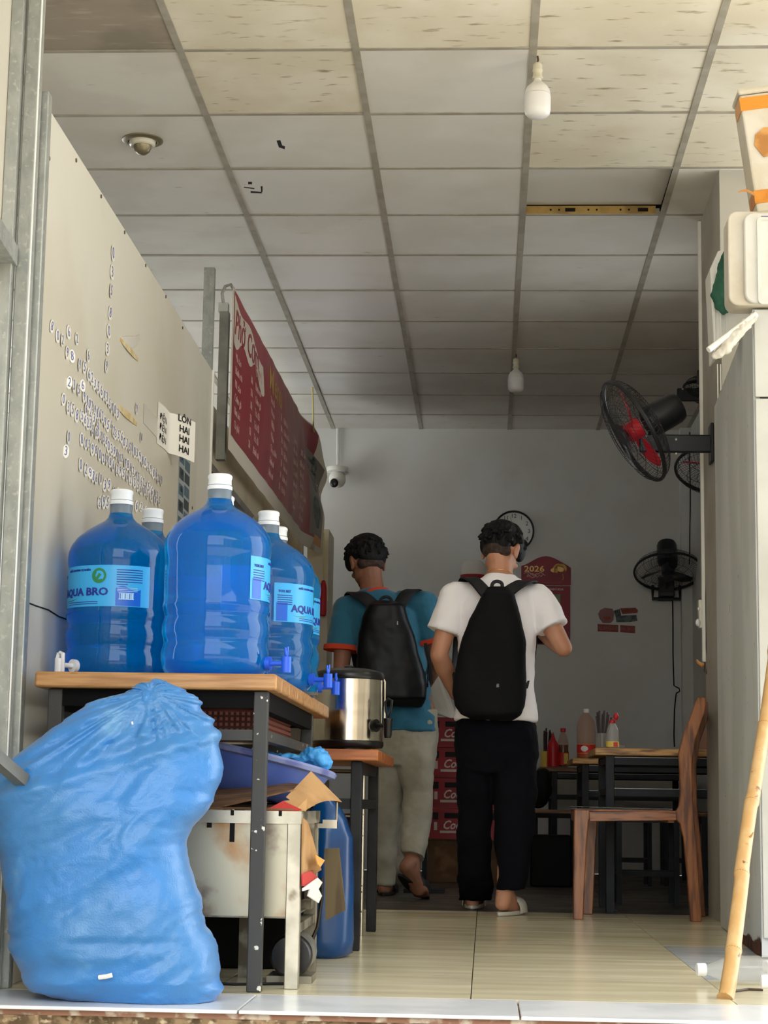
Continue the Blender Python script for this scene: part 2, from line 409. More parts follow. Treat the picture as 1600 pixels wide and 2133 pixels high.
# little round number stickers
GL = '0685932'
gm = {}
for ch in GL:
    b = MB(); b.slot = 0
    b.lathe([(.0001, .0006), (.017, .0006), (.017, 0)], 14)
    b.slot = 1; letter(b, ch, .034, Matrix.Translation((0, 0, .0012)), ext=.0003)
    MM = frame((0, 0, 0), (0, 1, 0), (0, 0, 1), (1, 0, 0))
    b.v = [MM @ Vector((p.x*.8, p.y*1.25, p.z)) for p in b.v]
    gm[ch] = b.mesh('number_sticker', ['film', 'ink_blue'], smooth=False)
spots = [(233, 528), (231, 567), (229, 606), (227, 652), (224, 690), (221, 727), (219, 763),
         (105, 680), (117, 700), (127, 709), (137, 735), (147, 742), (140, 692), (157, 706), (163, 760), (173, 765), (181, 741), (141, 797), (151, 803), (161, 812), (169, 803), (129, 832), (139, 849), (148, 853), (157, 865), (140, 911), (134, 940),
         (282, 852), (292, 911), (165, 968), (176, 978), (185, 985), (191, 992), (197, 996), (204, 1047), (213, 1046), (221, 1046)]
def run(x0, y0, x1, y1, n, jit=3):
    for k in range(n):
        f = k/(n-1); spots.append((x0+(x1-x0)*f+random.uniform(-1, 1), y0+(y1-y0)*f+random.uniform(-jit, jit)))
run(183, 782, 243, 862, 11); run(172, 830, 333, 1000, 30, 4); run(168, 868, 330, 1042, 30, 4); run(168, 917, 320, 1040, 22, 4)
run(206, 1002, 310, 1070, 12, 5); run(176, 850, 200, 880, 4, 4)
for n_, (px, py) in enumerate(spots):
    p = atX(px, py, PX+.0004)
    o = link('number_sticker', gm[GL[(n_*5+n_//3) % len(GL)]], wl, p-WL['wall_left'])
    s_ = random.uniform(.82, 1.0)*(1.2 if n_ < 7 else 1.0); o.scale = (1, s_, s_); o.rotation_euler = (random.uniform(-.2, .2), 0, random.uniform(-.05, .05))
    o.rotation_euler[2] = random.uniform(-.30, -.08); o.location.x += .004
    if n_ in (11, 17, 20, 26, 31): o.rotation_euler[2] = -.55
# old tape left on the board
def strip(name, pts, wd, m):
    a = [atX(x, y, PX+.0008) for x, y in pts]
    def f(u, v):
        k = min(int(u*(len(a)-1)), len(a)-2); q = a[k].lerp(a[k+1], u*(len(a)-1)-k)
        return q+Vector((.004*math.sin(pi*u), 0, (v-.5)*wd*(.6+.6*math.sin(pi*u))))
    return MB().sheet(f, 8, 2, .0008, (1, 0, 0)).build(name, m, wl)
strip('old_tape', [(250, 706), (262, 722), (276, 738), (288, 750)], .016, 'tape_old')
strip('old_tape', [(245, 846), (258, 860), (270, 870), (285, 884)], .02, 'tape_old')
strip('clear_tape', [(255, 707), (268, 712), (280, 712), (291, 702)], .03, 'film')

# galvanised posts at the shop front, and the gate leaf folded back on them
def post(name, xa, xb, ytop, yref, Y, dep, m, parent, ztop=None):
    a, b = atY(xa, yref, Y), atY(xb, yref, Y)
    MB().box((a.x, Y, 0), (b.x, Y+dep, ztop if ztop else ZC)).build(name, m, parent, smooth=False, bev=.003)
fr = thing('front_frame', 'galvanised steel post and channel at the left edge of the shop front', 'post', (-1.2, 4.36, 0))
post('post', 44, 72, 0, 300, 4.34, .05, 'galvanised', fr)
post('edge_highlight', 72, 75, 0, 300, 4.332, .0075, 'white_edge', fr)  # painted highlight: white strip for the reflection along the post edge
post('channel', 74, 97, 0, 300, 4.40, .04, 'galvanised', fr, 2.19)
post('upper_strip', 80, 86, 0, 150, 4.41, .012, 'white_edge', fr, ZC)
gt = thing('gate_leaf', 'cream steel gate leaf with a grey rail, left of the galvanised post', 'gate', (-1.2, 3.7, .03))
g0, g1 = Vector((-1.165, 4.33, 0)), Vector((-1.075, 3.0, 0)); gd = (g1-g0).normalized(); gn = Vector((gd.y, -gd.x, 0))
if gn.x > 0: gn = -gn
def leaf(name, z0, z1, m, a0, a1, n0, n1):
    q = g0+gd*a0+gn*((n0+n1)/2); e = g0+gd*a1+gn*((n0+n1)/2)
    MB().mbox(frame((q+e)/2+Vector((0, 0, (z0+z1)/2)), gd, gn, (0, 0, 1)), (a1-a0, abs(n1-n0), z1-z0)).build(name, m, gt, smooth=False, bev=.002)
leaf('gate_panel', 1.76, 2.9, 'cream_board', 0, 1.3, .02, .035)
leaf('gate_panel', .05, 1.72, 'cream_board', 0, 1.3, .02, .035)
leaf('gate_rail', 1.715, 1.765, 'galvanised', 0, 1.3, -.02, .02)
leaf('gate_rail', .03, .08, 'galvanised', 0, 1.3, -.02, .02)
leaf('gate_stile', .03, 2.95, 'galvanised', -.02, .025, -.01, .02)
leaf('gate_stile', .03, 2.95, 'galvanised', 1.28, 1.33, -.02, .02)
# ------------------------------------------------------------------ materials of the left side
mat('wood_light', (186, 142, 92), r=.4, c2=(150, 104, 60), sc=5, st=(1, 14, 14), lo=.35, hi=.7, c3=(112, 72, 40), sc3=7, lo3=.64, hi3=.8, st3=(1.5, 14, 14), rn=.1)
mat('wood_orange', (186, 112, 60), r=.38, c2=(140, 76, 36), sc=5, st=(1, 12, 12), lo=.35, hi=.7)
mat('steel_dark', (62, 62, 60), r=.5, spec=.3, c2=(60, 60, 60), sc=8, c3=(214, 212, 202), sc3=42, lo3=.67, hi3=.70)
mat('apron_shaded', (14, 14, 15), r=.8, spec=.1)  # tabletop's shadow put into the apron colour, darker than the leg steel
mat('steel_black', (28, 29, 32), r=.5, spec=.25, c2=(40, 41, 43), sc=8, c3=(150, 150, 146), sc3=38, lo3=.74, hi3=.78)
mat('bottle_blue', (0, 158, 240), r=.05, trans=.80, ior=1.33, spec=.6)
mat('neck_film', (150, 165, 180), r=.2, trans=.55, ior=1.2)
mat('cap_white', (226, 230, 236), r=.4, sss=.1)
mat('label_blue', (58, 168, 232), r=.35)
mat('label_deep', (24, 96, 206), r=.35)
mat('label_ink', (24, 44, 140), r=.5)
mat('label_green', (40, 124, 72), r=.5)
mat('label_pale', (176, 214, 240), r=.4)
mat('tap_blue', (38, 92, 220), r=.35)
mat('tap_white', (236, 236, 238), r=.35)
mat('sack_blue', (52, 124, 194), r=.27, c2=(60, 124, 184), sc=5, spec=.6, bump=.35, bsc=260, bst=(1, 1, 1), c3=(120, 172, 212), sc3=7, lo3=.6, hi3=.85, sheen=.1)
mat('rag_blue', (70, 158, 222), r=.45, c2=(52, 136, 204), sc=9)
mat('basin_blue', (92, 118, 198), r=.42, c2=(80, 104, 184), sc=5, c3=(46, 58, 110), sc3=16, lo3=.66, hi3=.75)
mat('basin_rim', (130, 140, 186), r=.5, c2=(90, 100, 160), sc=12)
mat('card', (186, 146, 98), r=.85, c2=(164, 124, 78), sc=8, bump=.1)
mat('card_dark', (128, 96, 66), r=.85, c2=(98, 70, 46), sc=9, st=(1, 6, 1))
mat('card_red', (196, 62, 58), r=.7)
mat('paper_white', (228, 226, 220), r=.8)
mat('paper_orange', (224, 168, 88), r=.7)
mat('stainless', (190, 186, 172), r=.34, m=.75, c2=(160, 156, 142), sc=9, c3=(120, 110, 92), sc3=14, lo3=.62, hi3=.8)
mat('stainless_dirty', (146, 140, 124), r=.45, m=.55, c2=(96, 88, 72), sc=16, lo=.42, hi=.62)
mat('stove_panel', (172, 168, 150), r=.36, m=.6, c2=(150, 108, 64), sc=5, lo=.46, hi=.66, c3=(104, 84, 78), sc3=7, lo3=.55, hi3=.72)
mat('board_brown', (106, 92, 66), r=.7, c2=(84, 70, 48), sc=7, st=(4, 4, .7), c3=(196, 182, 148), sc3=9, lo3=.7, hi3=.75, st3=(3, 3, .5))
mat('drum_blue', (8, 68, 124), r=.25, c2=(6, 54, 108), sc=4, spec=.6)
mat('chrome', (200, 196, 184), r=.2, m=1.)
mat('urn_steel', (206, 200, 186), r=.16, m=1., c2=(196, 190, 176), sc=3, st=(1, 1, 8))
mat('black_plastic', (14, 14, 16), r=.3)
mat('black_matte', (16, 16, 18), r=.7, spec=.2)
mat('basket_brown', (98, 48, 40), r=.55, c2=(76, 36, 30), sc=6)
mat('basket_light', (150, 92, 78), r=.6)
mat('galv_dull', (128, 128, 120), r=.5, m=.4, c2=(110, 110, 104), sc=9)

# ------------------------------------------------------------------ front table with the water bottles
TZ = .738
tb = thing('water_table', 'wooden topped table on grey flaking steel legs carrying the blue water bottles', 'table', (-.785, 5.1, 0))
def slab(name, x0, x1, y0, y1, z0, z1, m, parent, strips=3, axis='y', bev=.012):
    """table top of glued strips: each strip its own part"""
    for k in range(strips):
        if axis == 'y':
            a = y0+(y1-y0)*k/strips; b = y0+(y1-y0)*(k+1)/strips
            o = MB().box((x0, a+.0006, z0), (x1, b-.0006, z1)).build(name, m, parent, bev=bev if strips < 2 else .004)
        else:
            a = x0+(x1-x0)*k/strips; b = x0+(x1-x0)*(k+1)/strips
            o = MB().box((a+.0006, y0, z0), (b-.0006, y1, z1)).build(name, m, parent, bev=.004)
rw = [4.40+.0, 4.52, 4.70, 4.90, 5.1, 5.3, 5.5, 5.7, 5.90]
for a, b in zip(rw, rw[1:]):
    MB().box((-1.075, a+.0005, TZ-.038), (-.495, b-.0005, TZ)).build('top_board', 'wood_light', tb, bev=.006)
LEGW = .034
for x in (-1.03, -.535):
    for y in (4.445, 5.60):
        MB().box((x-LEGW/2, y-LEGW/2, 0), (x+LEGW/2, y+LEGW/2, TZ-.0395)).build('leg', 'steel_dark', tb, bev=.003)
for x in (-1.03, -.535):
    MB().box((x-.015, 4.463, TZ-.085), (x+.015, 5.582, TZ-.0395)).build('apron_rail', 'apron_shaded', tb, smooth=False)
    MB().box((x-.014, 4.463, .582), (x+.014, 5.582, .607)).build('shelf_rail', 'steel_dark', tb, smooth=False)
for y in (4.445, 5.60):
    MB().box((-1.012, y-.013, TZ-.08), (-.553, y+.013, TZ-.0395)).build('apron_rail', 'apron_shaded', tb, smooth=False)
    MB().box((-1.012, y-.012, .582), (-.553, y+.012, .607)).build('shelf_rail', 'steel_dark', tb, smooth=False)

# woven brown basket tray on the shelf rails
bk = thing('woven_tray', 'dark red brown woven plastic tray on the shelf rails under the water bottles', 'tray', (-.79, 5.05, .608))
bx0, bx1, by0, by1, bz0, bz1 = -1.0, -.57, 4.75, 5.45, .608, .668
m_ = MB()
m_.box((bx0, by0, bz0), (bx1, by1, bz0+.008)).box((bx0, by0, bz0), (bx1, by0+.008, bz1)).box((bx0, by1-.008, bz0), (bx1, by1, bz1)).box((bx0, by0, bz0), (bx0+.008, by1, bz1)).box((bx1-.008, by0, bz0), (bx1, by1, bz1))
m_.build('tray_body', 'basket_brown', bk, smooth=False)
wv = MB()
for k in range(30):
    x = bx0+.01+k*.0142
    for j in range(4): wv.box((x, by0-.004, bz0+.006+j*.014), (x+.007, by0+.001, bz0+.014+j*.014))
for k in range(48):
    y = by0+.01+k*.0142
    for j in range(4): wv.box((bx1-.001, y, bz0+.006+j*.014), (bx1+.004, y+.007, bz0+.014+j*.014))
wv.build('weave', 'basket_light', bk, smooth=False)['kind'] = 'stuff'
MB().tube([(bx0, by0, bz1), (bx1, by0, bz1), (bx1, by1, bz1), (bx0, by1, bz1), (bx0, by0, bz1)], .007, 6).build('rim', 'basket_brown', bk)

# ------------------------------------------------------------------ 20 litre water bottles
PROF = [(.02, .012), (.085, .006), (.104, 0), (.118, .004), (.128, .018), (.1325, .04), (.1325, .062), (.128, .076), (.1265, .084), (.128, .092), (.1325, .106), (.1325, .126),
        (.128, .14), (.1265, .148), (.128, .156), (.1325, .168), (.1325, .176), (.130, .184), (.130, .292), (.1325, .302), (.1335, .318), (.132, .334), (.126, .352), (.112, .373), (.088, .394), (.062, .410),
        (.044, .420), (.034, .430), (.030, .442)]
def bottle(label, loc, rot, front='label', tap=None, tap_ang=0., turned=0.):
    b = thing('water_bottle', label, 'bottle', (0, 0, 0), 'blue twenty litre water bottles on the table')
    MB().lathe(PROF, 40).build('bottle_body', 'bottle_blue', b, angle=60)
    MB().lathe([(.0296, .4425), (.0296, .478), (.026, .4785)], 24).build('neck', 'neck_film', b, angle=50)
    MB().lathe([(.031, .466), (.0315, .474), (.0292, .477), (.0285, .492), (.0305, .496), (.0305, .502), (.027, .5055), (.001, .506)], 24).build('cap', 'cap_white', b, angle=30)
    if front:
        R = .1312
        def cyl(ang, z, r=R): return Vector((r*math.sin(ang), -r*math.cos(ang), z))
        A0, A1 = turned-1.45, turned+1.0
        lb = MB().sheet(lambda u, v: cyl(A0+(A1-A0)*u, .185+.106*v), 40, 2, 0).build('bottle_label', 'label_blue', b)
        MB().sheet(lambda u, v: cyl(turned+.30+.50*u, .187+(.045+.006*math.sin(u*6))*v, R+.0003), 14, 3).build('deep_panel', 'label_deep', lb)
        MB().sheet(lambda u, v: cyl(turned-1.40+.25*u, .187+.05*v, R+.0003), 8, 2).build('deep_panel', 'label_deep', lb)
        ww = lambda x0, z0: (lambda p: cyl(turned+x0+p.x/R, z0+p.y, R+.0007+p.z))
        t = MB(); letter(t, 'AQUA BRO', .027, None, warp=ww(-.45, .222), align='CENTER', bold=.0009, sx=1.15)
        t.build('lettering', 'label_ink', lb, smooth=False)
        t = MB(); letter(t, 'NƯỚC KHOÁNG TỰ NHIÊN', .0068, None, warp=ww(-.55, .279), bold=.0002); letter(t, 'TOX BET', .009, None, warp=ww(-1.22, .268), bold=.0003)
        for k in range(7): t.sheet(lambda u, v, k=k: cyl(turned+.31+.52*u-(.3*u if k == 6 else 0), .278-.0062*k+.0022*v, R+.0006), 10, 1)
        for k in range(5): t.sheet(lambda u, v, k=k: cyl(turned-1.38+.34*u, .256-.006*k+.0022*v, R+.0006), 8, 1)
        for k in range(2): t.sheet(lambda u, v, k=k: cyl(turned-.85+.8*u, .196-.005*k+.0018*v, R+.0006), 10, 1)
        t.build('small_print', 'label_ink', lb, smooth=False)['kind'] = 'stuff'
        g = MB()
        rg = []
        for k in range(25):
            a = 2*pi*k/24
            rg.append((a, .0135 if 1.4 < a < 4.2 else .0165))
        cx, cz = turned-.04, .2635
        def ringf(u, v):
            a = 2*pi*u; inner = .0135-.0035*(1 if pi*.7 < a < pi*1.7 else 0)
            r = inner+(.0195-inner)*v; return cyl(cx+r*math.cos(a)/R, cz+r*math.sin(a), R+.0009)
        g.sheet(ringf, 32, 2)
        g.sheet(lambda u, v: cyl(cx+(-.012+.012*u+.006*v)/R, cz-.011+.018*u-.004*v, R+.0010), 4, 2)
        g.sheet(lambda u, v: cyl(cx-1.0+.55*u, .208-.007*math.sin(pi*(.2+.8*u))+.002*v*(1-abs(2*u-1)), R+.0009), 12, 1)
        g.build('green_emblem', 'label_green', lb, smooth=False)
        pw = MB()
        pw.sheet(lambda u, v: cyl(turned+.36+.30*u, .203+.002*v, R+.0007), 8, 1); pw.sheet(lambda u, v: cyl(turned+.36+.30*u, .219+.0015*v, R+.0007), 8, 1)
        for k in range(9): pw.sheet(lambda u, v, k=k: cyl(turned+.375+.03*k+.012*u*(1+k % 3), .205+.0135*v, R+.0007), 1, 1)
        for k in range(3): pw.sheet(lambda u, v, k=k: cyl(turned+.33+.4*u, .224+.004*k+.0012*v, R+.0007), 8, 1)
        pw.build('pale_print', 'label_pale', lb, smooth=False)
    if tap:
        T = thing('tap', None, None); 
        bpy.data.objects.remove(T)
        a = tap_ang; d = Vector((math.sin(a), -math.cos(a), 0)); s = Vector((-d.y, d.x, 0)); c = d*.131+Vector((0, 0, .034))
        t = MB(); t.cyl(c, c+d*.012, .017, 16).cyl(c+d*.01, c+d*.05, .0065, 10).cyl(c+d*.052+Vector((0, 0, .016)), c+d*.052-Vector((0, 0, .022)), .0125, 14)
        to = t.build('tap', 'tap_'+tap, b, angle=50)
        lv = MB(); q = c+d*.052+Vector((0, 0, .016))
        if tap == 'blue':
            lv.tube([q, q+s*.008+Vector((0, 0, .006)), q+s*.010+Vector((0, 0, .026))], .0026, 6).tube([q, q-s*.008+Vector((0, 0, .006)), q-s*.012+Vector((0, 0, .022))], .0026, 6).box(q+Vector((-.004, -.004, .004)), q+Vector((.004, .004, .014)))
        else:
            lv.tube([q+Vector((0, 0, .014)), q+s*.012+Vector((0, 0, .012)), q+s*.013-Vector((0, 0, .03)), q+s*.006-Vector((0, 0, .046)), q-s*.008-Vector((0, 0, .044)), q-s*.011-Vector((0, 0, .006)), q-s*.004+Vector((0, 0, .014))], .0055, 8)
        lv.build('tap_lever', 'tap_'+tap, to)
    b.location = loc; b.rotation_euler = (0, 0, rot)
    return b
BZ = TZ+.0005
bottle('big blue water bottle at the table front edge, label turned to the right', (-.667, 4.56, BZ), 2.25, tap='blue', tap_ang=-.85)
bottle('blue water bottle near the cream board with AQUA BRO label and white tap', (-.963, 4.806, BZ), -.15, tap='white', tap_ang=-.52)
bottle('blue water bottle mostly hidden behind the one with the white tap', (-.937, 5.125, BZ), 2.6)
bottle('blue water bottle whose cap alone peeps out at the neck of the front one', (-.706, 4.893, BZ), 3.1)
bottle('blue water bottle just behind the front one, AQUA readable on its label at the right', (-.613, 5.152, BZ), 1.72, tap='blue', tap_ang=-.35)
bottle('blue water bottle furthest back on the table, next to the steel urn', (-.622, 5.455, BZ), 1.95, tap='blue', tap_ang=-.4)
MB().box((-.62, 5.27, TZ+.0005), (-.478, 5.31, TZ+.009)).build('metal_strip', 'galv_dull', loc=(-.55, 5.29, TZ), smooth=False)
tag(bpy.data.objects['metal_strip'], 'flat grey metal strip on the table edge beneath the blue taps', 'strip')

# ------------------------------------------------------------------ second, lower table with the steel urn
t2 = thing('urn_table', 'small table with orange wooden top and black steel legs under the steel urn', 'table', (-.55, 6.2, 0))
T2 = .600
for a, b in ((5.68, 5.86), (5.865, 6.05), (6.055, 6.24), (6.245, 6.43), (6.435, 6.64)):
    MB().box((-.90, a, T2-.034), (-.325, b, T2)).build('top_board', 'wood_orange', t2, bev=.004)
for x in (-.86, -.392):
    for y in (5.73, 6.59):
        MB().box((x-.017, y-.017, 0), (x+.017, y+.017, T2-.035)).build('leg', 'steel_black', t2, bev=.003)
for x in (-.86, -.392):
    MB().box((x-.012, 5.748, .42), (x+.012, 6.572, .45)).build('side_rail', 'steel_black', t2, smooth=False)
    MB().box((x-.012, 5.748, T2-.07), (x+.012, 6.572, T2-.036)).build('apron_rail', 'steel_black', t2, smooth=False)
MB().box((-.842, 5.72, .42), (-.41, 5.742, .452)).build('front_rail', 'steel_black', t2, smooth=False)

ur = thing('steel_urn', 'round polished steel tea urn with black lid, base and tap', 'urn', (-.447, 6.08, T2))
uc = Matrix.Translation((-.447, 6.08, T2+.001))
MB().lathe([(.06, 0), (.075, .001), (.075, .012), (.112, .014), (.116, .02), (.116, .034), (.112, .036)], 40, uc).build('base_ring', 'black_plastic', ur)
MB().lathe([(.1125, .0362), (.1125, .232), (.11, .2325)], 64, uc).build('urn_body', 'urn_steel', ur)
MB().lathe([(.1145, .2328), (.1165, .238), (.1165, .25), (.112, .258), (.07, .269), (.03, .272), (.001, .2725)], 48, uc).build('lid', 'black_plastic', ur)
MB().lathe([(.016, .271), (.017, .277), (.01, .281), (.001, .2815)], 16, uc).build('lid_knob', 'black_plastic', ur)
td = Vector((.80, -.60, 0)).normalized(); ts = Vector((-td.y, td.x, 0)); tc = Vector((-.447, 6.08, T2+.085))+td*.1125
tp = MB().cyl(tc-td*.002, tc+td*.008, .021, 18).cyl(tc+td*.008, tc+td*.05, .008, 12).lathe([(.010, -.04), (.014, -.032), (.015, .012), (.017, .016), (.017, .022), (.006, .024)], 16, Matrix.Translation(tc+td*.055)).build('tap', 'black_plastic', ur)
q = tc+td*.055+Vector((0, 0, .024))
MB().tube([q, q+td*.012+Vector((0, 0, .02)), q+td*.018+Vector((0, 0, .055)), q+Vector((0, 0, .062)), q-td*.012+Vector((0, 0, .05)), q-td*.008+Vector((0, 0, .02)), q], .0038, 8).build('tap_handle', 'black_plastic', tp)
gq = Vector((-.447, 6.08, T2+.21))+Vector((1, -.05, 0)).normalized()*.113
MB().tube([gq+Vector((0, 0, .03)), gq+Vector((.006, 0, .02)), gq+Vector((.006, 0, -.125)), gq+Vector((0, 0, -.13))], .0028, 6).build('gauge_tube', 'chrome', ur)

# wire rack under the urn table
rk = thing('wire_rack', 'chromed wire rack with rungs standing under the urn table', 'rack', (-.55, 6.15, 0))
for x, y in ((-.412, 6.36), (-.412, 5.95), (-.80, 6.36), (-.80, 5.95)):
    MB().cyl((x, y, 0), (x, y, .545), .0075, 10).build('upright', 'chrome', rk)
for z in (.08, .145, .165, .33, .40, .54):
    MB().tube([(-.412, 5.95, z), (-.412, 6.36, z), (-.80, 6.36, z), (-.80, 5.95, z), (-.412, 5.95, z)], .0042, 6).build('rung', 'chrome', rk)
# dark goods on the rack
MB().box((-.78, 5.97, .335), (-.44, 6.33, .392)).build('black_tray', 'black_matte', loc=(-.6, 6.15, .335), bev=.01)
tag(bpy.data.objects['black_tray'], 'black plastic tray on the wire rack under the urn table', 'tray')

# ------------------------------------------------------------------ stainless stove box, cardboard and basin under the front table
sv = thing('stove_box', 'stained stainless steel stove box on square legs behind the front table leg', 'stove', (-.7, 4.75, 0))
sx0, sx1, sy0, sy1, szb, szt = -.98, -.440, 4.52, 5.0, .168, .417
MB().box((sx0+.01, sy0+.004, szb), (sx1-.02, sy0+.012, szt-.03)).build('front_panel', 'stove_panel', sv, smooth=False)
MB().box((sx1-.014, sy0+.01, szb+.14), (sx1-.008, sy1-.01, szt-.03)).build('side_panel', 'stainless_dirty', sv, smooth=False)
MB().box((sx0, sy1-.012, szb), (sx1-.02, sy1-.006, szt-.03)).build('back_panel', 'stainless_dirty', sv, smooth=False)
MB().box((sx0, sy0+.01, szb-.004), (sx1-.02, sy1-.01, szb)).build('bottom_plate', 'stainless_dirty', sv, smooth=False)
for x in (sx0+.017, sx1-.017):
    for y in (sy0+.0, sy1-.03):
        MB().box((x-.017, y, 0), (x+.017, y+.032, szt)).build('leg', 'stainless' if x > -.6 and y < 4.6 else 'stainless_dirty', sv, bev=.002)
MB().box((sx0, sy0-.003, szt-.03), (sx1, sy0+.003, szt)).build('rim_band', 'stainless', sv, smooth=False)
MB().box((sx1-.002, sy0, szt-.03), (sx1+.003, sy1, szt)).build('rim_band', 'stainless_dirty', sv, smooth=False)
MB().box((sx1-.03, sy0+.05, .128), (sx1-.004, sy1-.03, .150)).build('lower_rail', 'stainless_dirty', sv, smooth=False)
MB().box((sx1-.03, sy0+.34, .168), (sx1-.004, sy1-.03, .19)).build('lower_rail', 'stainless_dirty', sv, smooth=False)
s2 = MB()
for px in (484, 584):
    p = atY(px, 1692, sy0-.0035); s2.box((p.x-.004, sy0-.0045, szt-.012), (p.x+.004, sy0-.0028, szt+.0005))
s2.build('notches', 'black_hole', sv, smooth=False)
s3 = MB()
for px, w_, h_ in ((484, .006, .045), (436, .006, .012)):
    p = atY(px, 1720, sy0+.0035); s3.box((p.x-w_, sy0+.0025, szt-.03-h_), (p.x+w_, sy0+.0045, szt-.03))
s3.build('soot_streaks', 'black_matte', sv, smooth=False)
# hasp handle on the side
MB().box((sx1+.012, 4.97, .372), (sx1+.05, 4.99, .394)).box((sx1-.003, 4.97, .372), (sx1+.012, 4.99, .384)).build('hasp', 'chrome', sv, smooth=False)
MB().cyl((sx1+.048, 4.98, .39), (sx1+.048, 4.98, .44), .003, 8).build('hasp_pin', 'chrome', sv)

# cardboard sheets heaped on the stove
def card(name, pts, th, m, label, cat='cardboard'):
    P = [Vector(p) for p in pts]; n = (P[1]-P[0]).cross(P[2]-P[0]).normalized()*th
    k = len(P); b = MB().add(P+[p+n for p in P], [tuple(range(k-1, -1, -1)), tuple(range(k, 2*k))]+[(i, (i+1) % k, k+(i+1) % k, k+i) for i in range(k)])
    return tag(b.build(name, m, smooth=False), label, cat)
def yy(pts): return [atY(x, y, Y) for x, y, Y in pts]
card('cardboard_sheet', [(-.97, 4.53, .419), (-.46, 4.53, .419), (-.45, 4.98, .43), (-.97, 4.98, .436)], .004, 'card_dark', 'flat dark brown cardboard sheet lying across the stove top')
c2 = card('cardboard_sheet', yy([(420, 1688, 4.56), (470, 1680, 4.56), (600, 1650, 4.62), (655, 1640, 4.75), (560, 1628, 4.9), (420, 1640, 4.9)]), .004, 'card_dark', 'creased brown cardboard sheet above the stove rim, left of the red flap')
# folded brown flap standing up
def flapf(u, v):
    a = atY(596, 1660, 4.60).lerp(atY(648, 1606, 4.80), u) if True else None
    bq = atY(636, 1688, 4.58).lerp(atY(712, 1670, 4.80), u)
    p = a.lerp(bq, v); return p+Vector((0, -.02*math.sin(pi*u)*math.sin(pi*v), .012*math.sin(pi*u)*(v)))
tag(MB().sheet(flapf, 10, 8, .004, (0, 1, .2)).build('cardboard_flap', 'card'), 'light brown cardboard flap sticking out to the right above the stove', 'cardboard')
card('red_carton_flap', yy([(548, 1690, 4.53), (590, 1668, 4.56), (628, 1686, 4.53), (600, 1690, 4.53)][:4]), .003, 'card_red', 'red printed carton flap on the stove rim under the brown flap')
card('carton_flap', yy([(590, 1668, 4.57), (640, 1663, 4.58), (638, 1689, 4.56), (612, 1690, 4.54)]), .003, 'card', 'ridged brown carton piece between the red flap and the big flap')
# cardboard hanging beside the stove leg
hx = sx1+.008
card('hanging_cardboard', [atX(632, 1704, hx), atX(642, 1712, hx), atX(662, 1790, hx+.01), atX(670, 1812, hx+.02), atX(655, 1820, hx+.01), atX(650, 1812, hx), atX(631, 1820, hx)], .004, 'card', 'strip of brown cardboard hanging down beside the stove leg')
card('paper_scrap', [atX(630, 1820, hx+.006), atX(648, 1814, hx+.008), atX(661, 1826, hx+.012), atX(660, 1842, hx+.012), atX(631, 1846, hx+.006)], .003, 'card_red', 'red paper scrap hanging below the brown cardboard strip', 'paper')
card('paper_napkin', [atX(662, 1828, hx+.016), atX(672, 1838, hx+.016), atX(664, 1852, hx+.02), atX(671, 1866, hx+.022), atX(664, 1881, hx+.02), atX(642, 1866, hx+.014), atX(646, 1852, hx+.014), atX(632, 1856, hx+.012), atX(632, 1850, hx+.012)], .003, 'paper_white', 'crumpled white napkin below the red paper scrap', 'paper')
card('orange_card', [atX(657, 1780, hx+.024), atX(677, 1792, hx+.026), atX(668, 1806, hx+.026), atX(662, 1800, hx+.024)], .003, 'paper_orange', 'small orange and white card stuck beside the hanging cardboard', 'paper')
card('brown_board', [atY(676, 1768, 5.03), atY(706, 1766, 5.03), atY(720, 1896, 5.03), atY(678, 1918, 5.03)], .012, 'board_brown', 'narrow weathered brown board leaning behind the stove, before the blue sack', 'board')

# electric motor under the stove
mo = thing('motor', 'round black electric motor on the floor under the stove', 'motor', (-.47, 4.72, 0))
mc = atY(607, 1988, 4.66); mc.z = .068
MM = frame(mc, (1, 0, 0), (0, 0, 1), (0, -1, 0))
MB().lathe([(.001, -.15), (.05, -.15), (.052, -.03), (.05, -.02)], 24, MM).build('motor_case', 'galv_dull', mo)
MB().lathe([(.05, -.018), (.052, -.01), (.052, .012), (.046, .02), (.012, .022), (.001, .022)], 28, MM).build('motor_cover', 'black_plastic', mo)
MB().box((mc.x-.06, 4.66, 0), (mc.x+.05, 4.80, .018)).build('motor_foot', 'stainless_dirty', mo, smooth=False)
MB().box((-.62, 4.80, .0), (-.565, 4.84, .165)).build('motor_bracket', 'stainless_dirty', mo, smooth=False)
cb = MB().tube([(-.43, 5.0, .24), (-.425, 4.95, .19), (-.43, 4.9, .12), (-.45, 4.82, .06), (-.47, 4.75, .075)], .005, 8).tube([(-.48, 4.62, .004), (-.6, 4.58, .004), (-.72, 4.6, .004), (-.85, 4.66, .004)], .004, 6)
tag(cb.build('power_cable', 'black_plastic'), 'black cable dangling from the stove to the motor and along the floor', 'cable')
MB().box((-1.08, 5.04, .0), (-.52, 5.36, .25)).build('shade_box', 'black_matte', bev=.01)  # black box enlarged to stand in for the shade under the table
tag(bpy.data.objects['shade_box'], 'dark box on the floor behind the stove, enlarged to stand in for shade', 'box')

